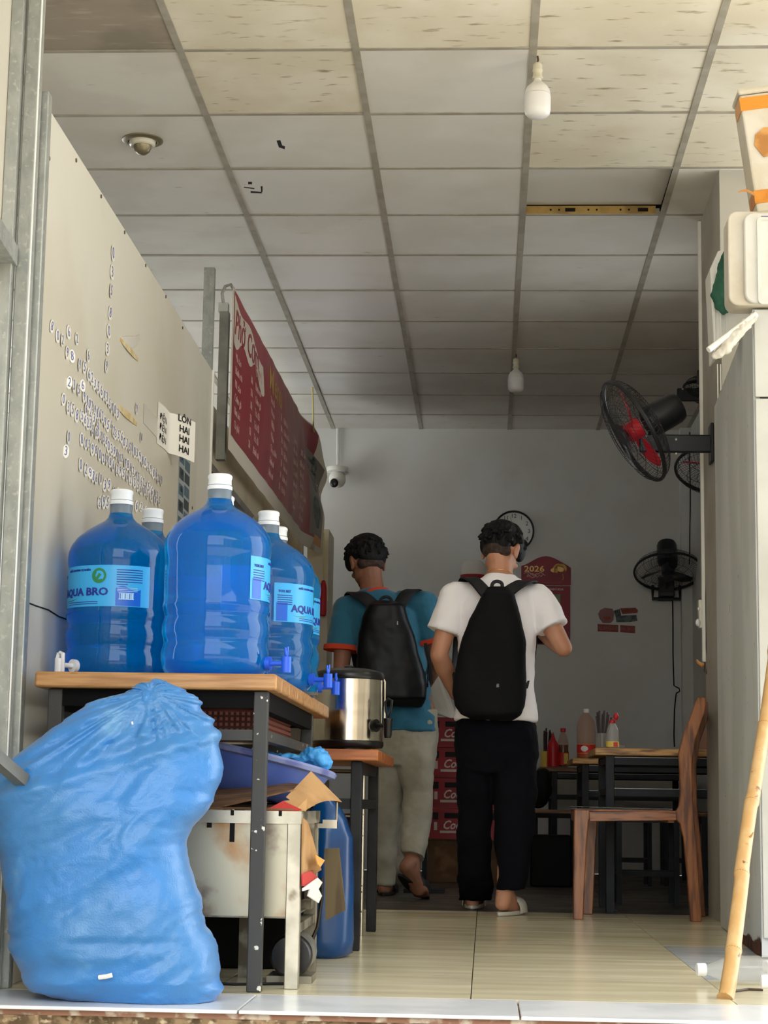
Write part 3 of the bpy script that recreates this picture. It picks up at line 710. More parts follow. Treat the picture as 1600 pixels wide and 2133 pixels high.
# blue basin tilted on the heap, and blue rag
bs = thing('basin', 'big dull blue plastic basin tilted on the cardboard under the table', 'basin', (-.63, 4.95, .45))
a_ = .21; ax = Vector((math.sin(a_), .05, math.cos(a_))).normalized(); bx, by_, bz = basis(ax)
MBs = frame((-.640, 4.965, .452), bx, by_, bz)
MB().lathe([(.001, 0), (.135, 0), (.15, .006), (.19, .06), (.212, .10), (.206, .10), (.184, .06), (.145, .012), (.001, .008)], 48, MBs).build('basin_body', 'basin_blue', bs)
MB().lathe([(.212, .094), (.226, .098), (.23, .108), (.224, .114), (.206, .112), (.205, .1)], 48, MBs).build('basin_rim', 'basin_rim', bs)
rg = MB(); rc = atY(657, 1576, 4.93)
rg.ell(rc, (.036, .03, .027)); rg.ell(rc+Vector((.018, 0, -.016)), (.026, .026, .022)); rg.ell(rc+Vector((-.03, 0, -.008)), (.028, .024, .014)); rg.ell(rc+Vector((-.075, 0, -.004)), (.05, .02, .008)); rg.ell(rc+Vector((-.15, 0.01, .004)), (.06, .02, .006))
o = rg.build('blue_rag', 'rag_blue'); fuse(o, .0035, 3); displace(o, .022, .02); displace(o, .05, .014)
tag(o, 'crumpled bright blue cloth hung over the basin rim', 'cloth')

# tall blue plastic sack behind the stove
b_ = MB(); cx, cy = -.452, 5.47; rings = []
for k, (z, r, dx) in enumerate([(0, .05, 0), (.012, .072, 0), (.05, .078, 0), (.2, .074, -.002), (.34, .070, 0), (.39, .06, -.006), (.42, .045, -.012), (.45, .02, -.016), (.47, .03, -.018)]):
    rings.append([Vector((cx+dx+(r*(1+.05*math.sin(5*a+k)))*math.cos(a), cy+r*(1+.06*math.sin(4*a-k))*math.sin(a), z)) for a in [2*pi*i/36 for i in range(36)]])
o = b_.loft(rings).build('plastic_sack', 'drum_blue', angle=80); displace(o, .06, .014)
tag(o, 'tall shiny dark blue plastic sack tied at the top behind the stove', 'sack')

# ------------------------------------------------------------------ big blue woven sack on the threshold
def lerp_tab(tab, t):
    for (a, x), (b, y) in zip(tab, tab[1:]):
        if a <= t <= b: return [p+(q_-p)*(t-a)/(b-a) if True else 0 for p, q_ in zip(x, y)]
    return tab[-1][1]
SY = 4.235
sil = [(2083, 150, 455), (2060, 74, 470), (2030, 60, 460), (1980, 46, 444), (1920, 40, 424), (1860, 32, 404), (1800, 20, 384), (1760, 10, 378), (1720, 4, 390), (1680, -2, 425), (1640, -4, 442), (1600, 28, 457),
       (1560, 80, 452), (1530, 112, 446), (1500, 150, 432), (1475, 196, 408), (1455, 240, 392), (1440, 285, 372), (1430, 302, 346), (1424, 312, 332)]
tab = []
for y, a, b in sil:
    A, B = atY(a, y, SY), atY(b, y, SY)
    tab.append(((A.x+B.x)/2, (B.x-A.x)/2, (A.z+B.z)/2, (B.z-A.z)/2))
NV, NU = 170, 220
dep = [(0, .10), (.06, .135), (.2, .145), (.45, .14), (.62, .125), (.78, .09), (.9, .055), (1., .02)]
def dval(t):
    for (a, x), (b, y) in zip(dep, dep[1:]):
        if t <= b: return x+(y-x)*(t-a)/(b-a)
    return dep[-1][1]
knot = atY(322, 1445, SY)
rings = []
for j in range(NV+1):
    t = j/NV; q = t*(len(tab)-1); k = min(int(q), len(tab)-2); f_ = q-k; f_ = f_*f_*(3-2*f_) if False else f_
    c_x, h_x, c_z, tilt = [tab[k][i]+(tab[k+1][i]-tab[k][i])*f_ for i in range(4)]
    zt = max(0, min(1, (c_z)/.70)); d = dval(zt); ring = []
    for i in range(NU):
        a = 2*pi*i/NU; ca, sa = math.cos(a), math.sin(a)
        e = .72
        x = c_x+h_x*math.copysign(abs(ca)**e, ca); y = SY+d*math.copysign(abs(sa)**.85, sa); z = max(0, c_z+tilt*ca)
        p = Vector((x, y, z))
        # folds: fan out from the knot above the mouth line, slanting creases over the body, big sags
        vx, vz = x-knot.x, z-knot.z; rad = math.hypot(vx, vz)+1e-4; ang = math.atan2(vz, vx)
        mouth = .462+.16*max(0, (x+1.1)/.5)**1.2        # height of the pulled-over mouth edge
        D = 0
        if z > mouth-.05:
            w_m = max(0, min(1, (z-mouth+.03)/.06)); w_m = w_m*w_m*(3-2*w_m)
            D += w_m*.020*(1-2.6*abs(noise.noise((ang*4, rad*1.6, 3))))*min(1, rad*7)+w_m*.008*(1-2.4*abs(noise.noise((ang*11, rad*3, 8))))*min(1, rad*8)
        D -= .004*math.exp(-((z-mouth)/.016)**2)*(1 if x < -.62 else .3)
        D += .012*math.exp(-((z-mouth+.03)/.02)**2)
        rx, rz = x*.82+z*.57, -x*.57+z*.82
        D += .018*noise.noise((x*4, z*4, 1.7))
        D += .005*noise.noise((rx*5, rz*20, 4.2))
        qx = rx+.06*noise.noise((x*7, z*7, 12)); qz = rz+.05*noise.noise((x*6, z*6, 15))
        for am, sx_, sz_, o_ in ((.008, 2.2, 7, 21), (.005, 4, 13, 23), (.0034, 9, 26, 25)):
            D += am*(1-2.6*abs(noise.noise((qx*sx_, qz*sz_, o_))))
        D += .0016*noise.noise((x*28, z*28, 2.2))+.0012*(1-3*abs(noise.noise((x*42, z*60, 6))))
        if z < .14: D += .010*noise.noise((x*4+z*10, z*26-x*6, 7.5))*min(1, z*20)
        lowr = max(0, min(1, (x+.80)/.15))
        D += .008*lowr*noise.noise((rx*16, rz*9, 5.5))*max(0, 1-z/.34)
        n_ = Vector((ca/max(h_x, .05), sa/max(d, .03), 0)).normalized()
        p += n_*D
        p.z = max(.001, p.z)
        ring.append(p)
    rings.append(ring)
bag = MB().loft(rings).build('woven_sack', 'sack_blue', angle=85)
tag(bag, 'large full blue woven plastic sack slumped on the threshold in front of the table', 'sack')
# knotted ear at the top, thin white tie and a corner of the hem
o = MB().limb([atY(322, 1478, SY-.03), atY(304, 1458, SY-.05), atY(312, 1438, SY-.03), atY(330, 1428, SY), atY(350, 1440, SY-.01), atY(368, 1470, SY-.02)], [.012, .013, .015, .016, .018, .02]).build('sack_knot', 'sack_blue', bag)
fuse(o, .0035, 3); displace(o, .03, .014)
MB().tube([atY(206, 2036, 4.088), atY(222, 2034, 4.085), atY(234, 2031, 4.088)], .005, 8).build('white_tie', 'paper_white', bag)
MB().tube([atY(275, 1503, 4.13), atY(276, 1509, 4.13)], .002, 6).build('white_thread', 'paper_white', bag)
o = MB().bar(atY(-20, 1568, 4.02), atY(47, 1626, 4.12), .030, .026).build('square_tube', 'galv_dull', smooth=False)
tag(o, 'grey square steel tube poking into the mouth of the blue woven sack', 'tube')
# ------------------------------------------------------------------ materials of the room things
mat('fan_black', (26, 28, 34), r=.4)
mat('fan_wire', (44, 46, 52), r=.45)
mat('fan_red', (186, 26, 44), r=.35)
mat('bolt', (190, 186, 176), r=.4, m=.6)
mat('bulb_glass', (226, 224, 222), r=.3, sss=.1)
mat('bulb_base', (224, 222, 216), r=.4)
mat('socket_cream', (206, 200, 176), r=.5)
mat('cord_brown', (70, 52, 40), r=.6)
mat('downlight_ring', (140, 130, 104), r=.35, m=.5)
mat('downlight_glass', (216, 212, 196), r=.15)
mat('pvc_white', (216, 214, 206), r=.5)
mat('switch_cream', (232, 228, 210), r=.45)
mat('clock_face', (222, 222, 218), r=.5)
mat('print_black', (26, 26, 28), r=.6)
mat('calendar_red', (140, 18, 40), r=.5, c2=(122, 14, 34), sc=4)
mat('calendar_edge', (166, 60, 70), r=.5)
mat('gold', (206, 162, 92), r=.4, m=.3)
mat('pale_pink', (226, 190, 180), r=.6)
mat('photo_green', (126, 136, 88), r=.5, c2=(90, 110, 84), sc=9)
mat('photo_dark', (44, 58, 58), r=.5)
mat('banner_red', (150, 26, 44), r=.4, c2=(136, 24, 42), sc=2, spec=.4)
mat('banner_cream', (216, 206, 188), r=.5)
mat('banner_text', (206, 168, 160), r=.6)
mat('banner_gold', (190, 152, 90), r=.6)
mat('banner_photo', (126, 118, 106), r=.5)
mat('banner_orange', (204, 140, 62), r=.5)
mat('rope_yellow', (206, 190, 110), r=.7)
mat('tassel_red', (170, 26, 36), r=.6)
mat('sticker_red', (150, 62, 48), r=.6, c2=(124, 52, 40), sc=30)
mat('sticker_pink', (140, 96, 96), r=.6)
mat('sticker_grey', (90, 104, 102), r=.6, c2=(50, 58, 58), sc=20)
mat('wood_red', (160, 98, 50), r=.35, c2=(98, 54, 28), sc=5, st=(10, 10, 1.2), lo=.38, hi=.66, c3=(192, 124, 76), sc3=6, lo3=.6, hi3=.8, st3=(8, 8, 1), coat=.2)
mat('wood_red_h', (154, 94, 52), r=.35, c2=(84, 40, 26), sc=6, st=(1.2, 10, 12), lo=.42, hi=.6, c3=(188, 122, 78), sc3=6, lo3=.6, hi3=.8, st3=(1, 8, 10), coat=.2)
mat('wood_top', (196, 150, 88), r=.45, c2=(120, 78, 42), sc=5, st=(1.5, 8, 14), lo=.45, hi=.65)
mat('wood_top_dark', (134, 98, 60), r=.5, c2=(96, 66, 40), sc=5, st=(1.5, 8, 14))
mat('frame_dark', (40, 42, 45), r=.5, spec=.2, c2=(32, 34, 37), sc=7)
mat('frame_edge', (150, 152, 152), r=.4, m=.4)
mat('menu_dark', (60, 34, 34), r=.3)
mat('sauce_red', (190, 24, 34), r=.35)
mat('soy_dark', (20, 16, 16), r=.2)
mat('pet_clear', (200, 200, 196), r=.06, alpha=.27, spec=.9)
mat('pet_smoke', (186, 126, 90), r=.1, alpha=.30)
mat('drink_orange', (176, 70, 36), r=.2)
mat('label_red', (206, 40, 40), r=.5)
mat('label_yellow', (226, 196, 84), r=.5)
mat('label_white', (230, 226, 220), r=.5)
mat('chopstick', (52, 36, 34), r=.5)
mat('glass_clear', (150, 146, 138), r=.06, alpha=.4)
mat('crate_red', (164, 22, 42), r=.45, c2=(140, 18, 36), sc=5)
mat('crate_hole', (14, 12, 18), r=.7)
mat('crate_white', (214, 196, 190), r=.6)
mat('carton_brown', (104, 82, 60), r=.85, c2=(88, 68, 50), sc=6)
mat('bag_pale', (196, 194, 186), r=.55, c2=(182, 178, 168), sc=5)
mat('bag_green', (28, 84, 48), r=.5)
mat('bamboo', (196, 154, 98), r=.34, c2=(208, 172, 120), sc=4, st=(6, 6, .5), lo=.4, hi=.7, c3=(120, 82, 44), sc3=26, lo3=.66, hi3=.72, coat=.1)
mat('bamboo_node', (170, 124, 66), r=.5)
mat('cabinet_grey', (214, 217, 217), r=.6, c2=(198, 201, 200), sc=3, st=(1, 1, .4), c3=(140, 138, 128), sc3=24, lo3=.68, hi3=.74, bump=.12, bsc=60)
mat('cabinet_front', (204, 204, 198), r=.5, c2=(192, 192, 185), sc=3)
mat('rust', (96, 50, 26), r=.9, c2=(40, 24, 18), sc=22)
mat('foam', (214, 208, 196), r=.85, c2=(204, 195, 176), sc=6, bump=.25, bsc=140)
mat('foam_lid', (220, 219, 213), r=.45, c2=(212, 210, 202), sc=8)
mat('packing_tape', (216, 142, 44), r=.3, c2=(196, 122, 34), sc=12)
mat('tape_brown', (176, 120, 60), r=.4, c2=(206, 150, 80), sc=16)
mat('cloth_green', (44, 96, 76), r=.75, c2=(32, 78, 62), sc=10)
mat('plastic_wrap', (226, 222, 210), r=.3, trans=.2, c2=(212, 206, 192), sc=14)
mat('crate_ribbed', (216, 214, 208), r=.5)
mat('cable_blue', (80, 90, 150), r=.5)
mat('conduit', (214, 212, 204), r=.5)
mat('dome_white', (216, 212, 204), r=.5)

# ------------------------------------------------------------------ hanging bulbs, downlight
def bulb(label, px, py, dz):
    c = atZ(px, py, ZC); b = thing('light_bulb', label, 'light bulb', (c.x, c.y, ZC-dz), 'bare bulbs hanging from the ceiling')
    z0 = ZC-.022
    MB().tube([(c.x, c.y, ZC+.002), (c.x+.002, c.y, ZC-.012), (c.x-.001, c.y, z0)], .0035, 6).build('cord', 'cord_brown', b)
    T = Matrix.Translation((c.x, c.y, z0))
    MB().lathe([(.001, 0), (.010, -.001), (.016, -.008), (.016, -.022), (.0175, -.026), (.0175, -.032), (.015, -.036), (.016, -.05), (.019, -.054), (.019, -.058), (.012, -.060)], 20, T).build('socket', 'socket_cream', b)
    MB().lathe([(.0125, -.058), (.014, -.066), (.020, -.074), (.034, -.086), (.042, -.100), (.0445, -.112), (.0445, -.116)], 28, T).build('bulb_base', 'bulb_base', b)
    MB().lathe([(.0440, -.1165), (.0455, -.122), (.0455, -.170), (.0425, -.184), (.034, -.194), (.018, -.200), (.001, -.2015)], 28, T).build('bulb_globe', 'bulb_glass', b)
bulb('bare white bulb hanging from the ceiling near the shop front, upper of the two', 1120, 118, .23)
bulb('bare white bulb hanging near the back wall, lower of the two', 1075, 738, .23)
dc = atZ(297, 293, ZC)
dl = thing('downlight', 'round recessed ceiling spotlight with a tarnished rim over the left partition', 'ceiling light', (dc.x, dc.y, ZC-.05))
T = Matrix.Translation((dc.x, dc.y, ZC+.002))
MB().lathe([(.080, .0), (.080, -.004), (.066, -.010), (.056, -.008), (.054, .0)], 36, T).build('rim', 'downlight_ring', dl)
MB().lathe([(.053, 0), (.050, -.022), (.044, -.026), (.038, -.024)], 30, T).build('collar', 'downlight_glass', dl)
MB().lathe([(.037, -.02), (.030, -.046), (.016, -.058), (.001, -.060)], 30, T).build('lamp', 'downlight_ring', dl)

# ------------------------------------------------------------------ wall fans
def fan(label, c, n, R, mount, mdir, blade='fan_red', bracket=True, spin=.4, boxy=False):
    c = Vector(c); n = Vector(n).normalized(); X, Y_, Z_ = basis(n); F = frame(c, X, Y_, Z_)
    f = thing('wall_fan', label, 'fan', tuple(c), 'black wall fans')
    P = lambda x, y, z: F @ Vector((x, y, z))
    rim = MB(); rim.tube([P(R*math.cos(a), R*math.sin(a), 0) for a in [2*pi*i/48 for i in range(49)]], .0075, 8, cap=False)
    rim.build('guard_rim', 'fan_black', f)
    for nm, sgn, dep in (('front_guard', 1, .055), ('rear_guard', -1, .075)):
        g = MB()
        def prof(t): return dep*math.sqrt(max(0, 1-t**4))
        for k in (2, 6, 10, 14):
            t = k/15; rr = R*(.16+.84*t)
            g.tube([P(rr*math.cos(a), rr*math.sin(a), sgn*prof(.16+.84*t)) for a in [2*pi*i/40 for i in range(41)]], .0014, 4, cap=False)
        for k in range(66):
            a = 2*pi*k/66
            g.tube([P(R*t*math.cos(a+.5*(1-t)), R*t*math.sin(a+.5*(1-t)), sgn*prof(t)) for t in (.14, .3, .5, .7, .84, .93, .98, 1.)], .0010, 3, cap=False)
        g.lathe([(.001, sgn*(dep+.003)), (R*.16, sgn*(dep+.003)), (R*.17, sgn*(dep-.006)), (.001, sgn*(dep-.006))], 24, F)
        g.build(nm, 'fan_wire', f, angle=60)['kind'] = 'stuff'
        b2 = MB()
        if sgn > 0: b2.lathe([(R*.985, -.008), (R*1.01, -.010), (R*1.025, -.006), (R*1.025, .008), (R*1.01, .010), (R*.985, .008), (R*.985, -.008)], 48, F, cap=False).build('guard_band', 'fan_black', f)
    MB().lathe([(.001, .035), (.03, .033), (.043, .02), (.045, -.03), (.001, -.03)], 24, F).build('hub', blade, f)
    for k in range(3):
        a0 = spin+2*pi*k/3
        def bl(u, v):
            r = .04+(R*.86-.04)*u; wd = .020+.048*math.sin(pi*min(1, u*.85+.1))**.8*R/.23
            a = a0+.35*u; tw = (.55-.25*u)
            q = (v-.5)*wd
            return P(r*math.cos(a)-q*math.sin(a)*math.cos(tw), r*math.sin(a)+q*math.cos(a)*math.cos(tw), -q*math.sin(tw))
        MB().sheet(bl, 10, 5, .002, n).build('blade', blade if blade != 'fan_red' else 'fan_red', f)
    m1 = MB().lathe([(.001, -.066), (.062, -.067), (.068, -.08), (.066, -.20), (.058, -.222), (.05, -.226), (.045, -.218), (.001, -.218)], 32, F)
    m1.build('motor_housing', 'fan_black', f)
    mp = Vector(mount); md = Vector(mdir).normalized()
    nk = P(0, 0, -.11)+Vector((0, 0, -.065))
    MB().tube([P(0, 0, -.11), nk], [.03, .022], 12).build('neck', 'fan_black', f)
    mx, my, mz = basis(md)
    j = mp-md*.30 if bracket else mp-md*.1
    br = MB().bar(j-md*.0, mp, .03, .074, hint=(0, 0, 1)) if bracket else MB().bar(j, mp, .1, .12)
    br.build('bracket', 'fan_black', f, bev=.006)
    MB().bar(nk, j+md*.03, .026, .05).build('knuckle', 'fan_black', f, bev=.006)
    MB().mbox(frame(mp-md*.006, mx, my, mz), (.10, .16, .012)).build('mount_plate', 'fan_black', f, bev=.003)
    if bracket:
        for s_, u_ in ((.03, .045), (.15, .03), (.15, -.03)):
            q = j+md*s_+Vector((0, 0, u_-.015)); sd = Vector((-.0, -1, 0)); MB().ell(q+sd*.016, (.006, .004, .006), n=8, m=6).build('bolt', 'bolt', f)
    return f
mt = atY(1484, 920, 7.55); mt.x = .924
fan('large black wall fan with a red blade tilted down on the right wall front', atY(1320, 898, 7.60), (-.84, -.13, -.50), .228, (mt.x, 7.60, mt.z), (1, 0, 0), spin=-1.45)
fan('black wall fan half hidden by the white corner strip, just under the large one', atY(1500, 980, 9.4), (-.12, -.36, -.92), .225, (1.368, 9.4, 2.62), (1, 0, 0), spin=.2)
fan('black wall fan near the ceiling, only its cage edge showing past the corner', atY(1497, 822, 10.4), (-.25, -.05, -.97), .20, (1.368, 10.4, 2.75), (1, 0, 0), blade='fan_black', spin=.9)
fan('dark wall fan facing forward on the back wall, right of the calendar', atY(1392, 1190, 12.28), (.0, -.44, -.90), .222, (atY(1388, 1205, 12.5).x, 12.56, atY(1388, 1225, 12.5).z), (0, 1, 0), blade='fan_black', bracket=False, spin=1.2)
fp = atY(1388, 1235, 12.5)
MB().tube([(fp.x-.09, 12.5, fp.z+.05), (fp.x-.09, 12.5, fp.z-.04), (fp.x+.09, 12.5, fp.z-.04), (fp.x+.09, 12.5, fp.z+.05)], .012, 8).build('fan_cradle', 'fan_black', bpy.data.objects['wall_fan.003'])

# ------------------------------------------------------------------ cords and switches on the right
def cord(name, pts, r, m, label, cat='cord'):
    return tag(MB().tube(pts, r, 6).build(name, m), label, cat)
cord('fan_cord', [atY(x, y, 12.54) for x, y in ((1401, 1245), (1402, 1300), (1402, 1360), (1404, 1428), (1409, 1431), (1415, 1434), (1416, 1440), (1409, 1444), (1408, 1450), (1405, 1480), (1404, 1530), (1405, 1556))], .0042, 'black_matte', 'black cord hanging from the back wall fan down to the tables')
cord('fan_cord', [atY(x, y, 12.455) for x, y in ((1437, 900), (1436, 950), (1438, 1000), (1438, 1060), (1437, 1120), (1437, 1160), (1436, 1176))], .0036, 'black_matte', 'thin black cord above the back wall fan, in the corner')
plug = thing('hanging_plug', 'black cord with a plug hanging beside the white corner strip', 'plug', atY(1476, 1400, 7.9))
MB().tube([atY(x, y, 7.9) for x, y in ((1473, 935), (1472, 1060), (1474, 1150), (1471, 1240), (1472, 1320), (1472, 1350), (1475, 1388))], .0032, 6).build('cord', 'black_matte', plug)
MB().tube([atY(1475, 1386, 7.9), atY(1477, 1398, 7.9), atY(1478, 1403, 7.9)], [.006, .012, .014], 8).build('plug_body', 'black_plastic', plug)
sw = thing('switch_box', 'cream switch box with a white knob on the corner of the right wall', 'switch', atY(1468, 1275, 7.9))
a_, b_ = atY(1458, 1247, 7.9), atY(1481, 1306, 7.9)
MB().box((a_.x, 7.94, b_.z), (b_.x-.002, 7.985, a_.z)).build('box', 'switch_cream', sw, bev=.003)
p = atY(1454, 1297, 7.93); MB().ell(p, (.011, .011, .016)).build('knob', 'tap_white', sw)
p = atY(1456, 1268, 7.93); MB().ell(p, (.006, .006, .008)).build('small_knob', 'tap_white', sw)
a_ = atY(1470, 1310, 7.99); MB().box((a_.x-.008, 7.985, atY(1470, 1400, 8).z), (a_.x+.008, 8.0, a_.z)).build('brown_conduit', 'cord_brown', loc=a_, smooth=False)
tag(bpy.data.objects['brown_conduit'], 'dark brown conduit strip below the cream switch box', 'conduit')
p = atY(1462, 1380, 8.0)
tag(MB().tube([p+Vector((-.022, 0, .012)), p+Vector((-.016, 0, .0)), p+Vector((.0, 0, -.012)), p+Vector((.016, 0, -.004)), p+Vector((.018, 0, .014))], [.004, .007, .010, .010, .008], 8).build('wall_hook', 'tape_brown'), 'small brown hook on the wall below the switch box', 'hook')
cn = thing('cable_conduit', 'pair of thin white cable strips running down the grey side wall with a blue cable', 'cable', (.9, 7.3, 1))
c0, c1 = atY(1495, 758, 7.26), atY(1500, 905, 7.26)
for dx in (0, .012): MB().box((c0.x+dx-.002, 7.262, c1.z), (c0.x+dx+.002, 7.27, c0.z)).build('white_strip', 'conduit', cn, smooth=False)
MB().box((c0.x+.008, 7.262, .3), (c0.x+.012, 7.268, c1.z)).build('blue_cable', 'cable_blue', cn, smooth=False)

# ------------------------------------------------------------------ tall grey cabinet with the foam boxes
cbn = thing('tall_cabinet', 'tall weathered grey cabinet with a rusty foot at the right edge', 'cabinet', (1.15, 6.4, 0))
ca, cbk = Vector((.826, 5.74, 0)), Vector((.884, 7.20, 0)); cd = (cbk-ca).normalized(); cnr = Vector((cd.y, -cd.x, 0))
L = (cbk-ca).length
def cabbox(name, s0, s1, t0, t1, z0, z1, m, **k):
    MB().mbox(frame(ca+cd*((s0+s1)/2)+cnr*((t0+t1)/2)+Vector((0, 0, (z0+z1)/2)), cnr, cd, (0, 0, 1)), (t1-t0, s1-s0, z1-z0)).build(name, m, cbn, smooth=False, **k)
cabbox('side_panel', 0, L, 0, .02, .004, 1.99, 'cabinet_grey')
cabbox('back_panel', L-.02, L, .021, .78, .03, 1.99, 'cabinet_grey')
cabbox('top_panel', .001, L-.02, .021, .8, 1.97, 1.99, 'cabinet_grey')
cabbox('far_side_panel', 0, L, .78, .8, .03, 1.97, 'cabinet_grey')
cabbox('door', -.018, -.001, .004, .79, .06, 1.700, 'cabinet_front', bev=.003)
cabbox('door', -.018, -.001, .004, .79, 1.706, 1.985, 'cabinet_front', bev=.003)
cabbox('plinth', .022, L-.03, .022, .77, 0, .03, 'black_hole')
rb = MB(); rr = random.Random(5); k = 0; s_ = .0
while s_ < .62:
    d_ = rr.uniform(.012, .03); h_ = (.018+.012*math.sin(s_*21)+rr.uniform(0, .01))*(1-.8*s_/.62)
    q = ca+cd*s_-cnr*.0008; e = ca+cd*(s_+d_)-cnr*.0008
    rb.add([q+Vector((0, 0, .002)), e+Vector((0, 0, .002)), e+Vector((0, 0, .03+h_*.5)), (q+e)/2+Vector((0, 0, .03+h_)), q+Vector((0, 0, .03+h_*.4))], [(0, 1, 2, 3, 4)]); s_ += d_
rb.build('rust_edge', 'rust', cbn, smooth=False)

def foam_corner(px, py, Y): return atY(px, py, Y)
# storage box lying on its side: lid toward the viewer
fb = thing('foam_box', 'white foam box lying on its side with a moulded lid, on the grey cabinet', 'box', (1.0, 5.85, 1.992))
A = atY(1516, 440, 5.70); x0, zt, zb = A.x, A.z, 1.993
def rrect(x0, z0, x1, z1, r, n=6):
    P = []
    for cx, cz, a0 in ((x1-r, z1-r, 0), (x0+r, z1-r, pi/2), (x0+r, z0+r, pi), (x1-r, z0+r, 3*pi/2)):
        for k in range(n+1): a = a0+pi/2*k/n; P.append((cx+r*math.cos(a), cz+r*math.sin(a)))
    return P
FM = frame((0, 5.70, 0), (1, 0, 0), (0, 0, 1), (0, 1, 0))
MB().prism(rrect(x0, zb, x0+.50, zt, .03), FM, .11).build('box_body', 'foam', fb, bev=.004)
FM2 = frame((0, 5.675, 0), (1, 0, 0), (0, 0, 1), (0, 1, 0))
xi = atY(1550, 500, 5.68).x
MB().prism(rrect(xi, zb+.002, xi+.42, zt-.012, .03), FM2, .0245).build('lid', 'foam_lid', fb, bev=.005)
FM3 = frame((0, 5.664, 0), (1, 0, 0), (0, 0, 1), (0, 1, 0))
xj = atY(1577, 500, 5.67).x; zj = atY(1577, 634, 5.67).z
def frame_strip(x0, z0, x1, z1, t):
    b = MB(); o, i = rrect(x0, z0, x1, z1, .014, 4), rrect(x0+t, z0+t, x1-t, z1-t, .008, 4); n = len(o)
    vs = [FM3 @ Vector((x, y, 0)) for x, y in o]+[FM3 @ Vector((x, y, 0)) for x, y in i]+[FM3 @ Vector((x, y, .012)) for x, y in o]+[FM3 @ Vector((x, y, .012)) for x, y in i]
    fs = []
    for k in range(n):
        q = (k+1) % n; fs += [(k, q, n+q, n+k), (n+k, n+q, 3*n+q, 3*n+k), (2*n+k, 2*n+q, q, k)]
    return b.add(vs, fs)
frame_strip(xj, zj, xj+.36, zt-.03, .010).build('lid_ridge', 'foam_lid', fb)
p = atY(1586, 452, 5.672); MB().box((p.x, 5.673, p.z-.0035), (p.x+.05, 5.676, p.z+.0035)).build('blue_mark', 'ink_blue', fb, smooth=False)
# tilted taped foam box above it
f2 = thing('foam_box', 'worn white foam box with orange packing tape, tilted on top of the other box', 'box', (1.0, 5.85, zt))
t0 = atY(1578, 438, 5.72); t0.z = zt+.001; e = (atY(1541, 180, 5.72)-atY(1581, 438, 5.72)); e.y = 0; hgt = e.length; e.normalize(); r_ = Vector((e.z, 0, -e.x))
lift = max(0, .0)
TM_ = frame(t0, r_, (0, 1, 0), e)
def tb_(name, x0, x1, y0, y1, z0, z1, m, bev=0):
    b = MB().box((x0, y0, z0), (x1, y1, z1)); b.v = [TM_ @ p for p in b.v]; b.build(name, m, f2, smooth=False, bev=bev)
tb_('box_body', 0, .45, .0, .13, .0, hgt-.022, 'foam', .006)
tb_('lid', -.004, .455, -.006, .136, hgt-.020, hgt, 'foam', .008)
tb_('packing_tape', -.0025, .4, -.0022, .1, hgt-.075, hgt-.032, 'packing_tape')
tb_('packing_tape', -.0025, .4, -.0022, .1, .030, .073, 'packing_tape')
pk = MB(); w_ = random.Random(4)
po = [(.022, .16), (.03, .195), (.06, .215), (.12, .21), (.16, .16), (.10, .125), (.045, .118)]
vs = [TM_ @ Vector((x, -.003-.004*w_.random(), z+.06)) for x, z in po]; pk.add(vs+[v+Vector((0, .003, 0)) for v in vs], [tuple(range(7)), tuple(range(13, 6, -1))]+[(i, i+7, (i+1) % 7+7, (i+1) % 7) for i in range(7)])
pk.build('torn_tape', 'tape_brown', f2, smooth=False)
q = TM_ @ Vector((0, -.003, .06))
MB().sheet(lambda u, v: q+Vector((-.052*u, -.004*math.sin(3*u), .012*math.sin(u*2.6)-.012*v*(1-.6*u)+.004)), 8, 2, .0008, (0, 1, 0)).build('loose_tape_end', 'tape_brown', f2)
# ribbed white crate behind, green cloth, wrapped pole
rc0, rc1 = atY(1479, 545, 6.05), atY(1530, 760, 6.05)
cz = thing('ribbed_crate', 'pale ribbed plastic crate sticking out behind the foam boxes', 'crate', ((rc0.x+.15), 6.15, 1.72))
poly = [(rc0.x, atY(1479, 560, 6.05).z), (atY(1496, 522, 6.05).x, atY(1496, 522, 6.05).z), (rc0.x+.2, atY(1500, 505, 6.05).z), (rc0.x+.2, 1.995), (atY(1507, 752, 6.05).x+.03, 1.995), (atY(1500, 754, 6.05).x, atY(1500, 754, 6.05).z), (atY(1488, 745, 6.05).x, atY(1488, 745, 6.05).z)]
poly = [(p[0], max(p[1], 1.93) if p[0] > .75 else p[1]) for p in poly]
FMc = frame((0, 6.05, 0), (1, 0, 0), (0, 0, 1), (0, 1, 0))
MB().prism(poly, FMc, .14).build('crate_body', 'crate_ribbed', cz, smooth=False, bev=.004)
for px in (1487, 1500, 1512):
    a_, b_ = atY(px, 570, 6.045), atY(px+2, 735, 6.045); MB().box((a_.x-.003, 6.043, b_.z), (a_.x+.003, 6.0495, a_.z)).build('rib', 'crate_ribbed', cz, smooth=False)
g = MB(); gp = [(1513, 490), (1503, 540), (1494, 590), (1490, 615), (1497, 634), (1508, 650)]
gr = [.008, .016, .024, .028, .028, .018]
pts = [atY(x+8, y, 6.01) for x, y in gp]
o = g.tube(pts, gr, 12).build('green_cloth', 'cloth_green', angle=80); fuse(o, .004, 2); displace(o, .03, .014)
tag(o, 'dark green cloth squeezed between the foam box and the ribbed crate', 'cloth')
wp = thing('wrapped_pole', 'white pole end wrapped in clear plastic poking left from the cabinet top', 'pole', atY(1520, 690, 5.62))
a_, b_ = atY(1476, 729, 5.60), atY(1575, 655, 5.66)
MB().tube([a_, b_], .0095, 12).build('pole', 'white_edge', wp)
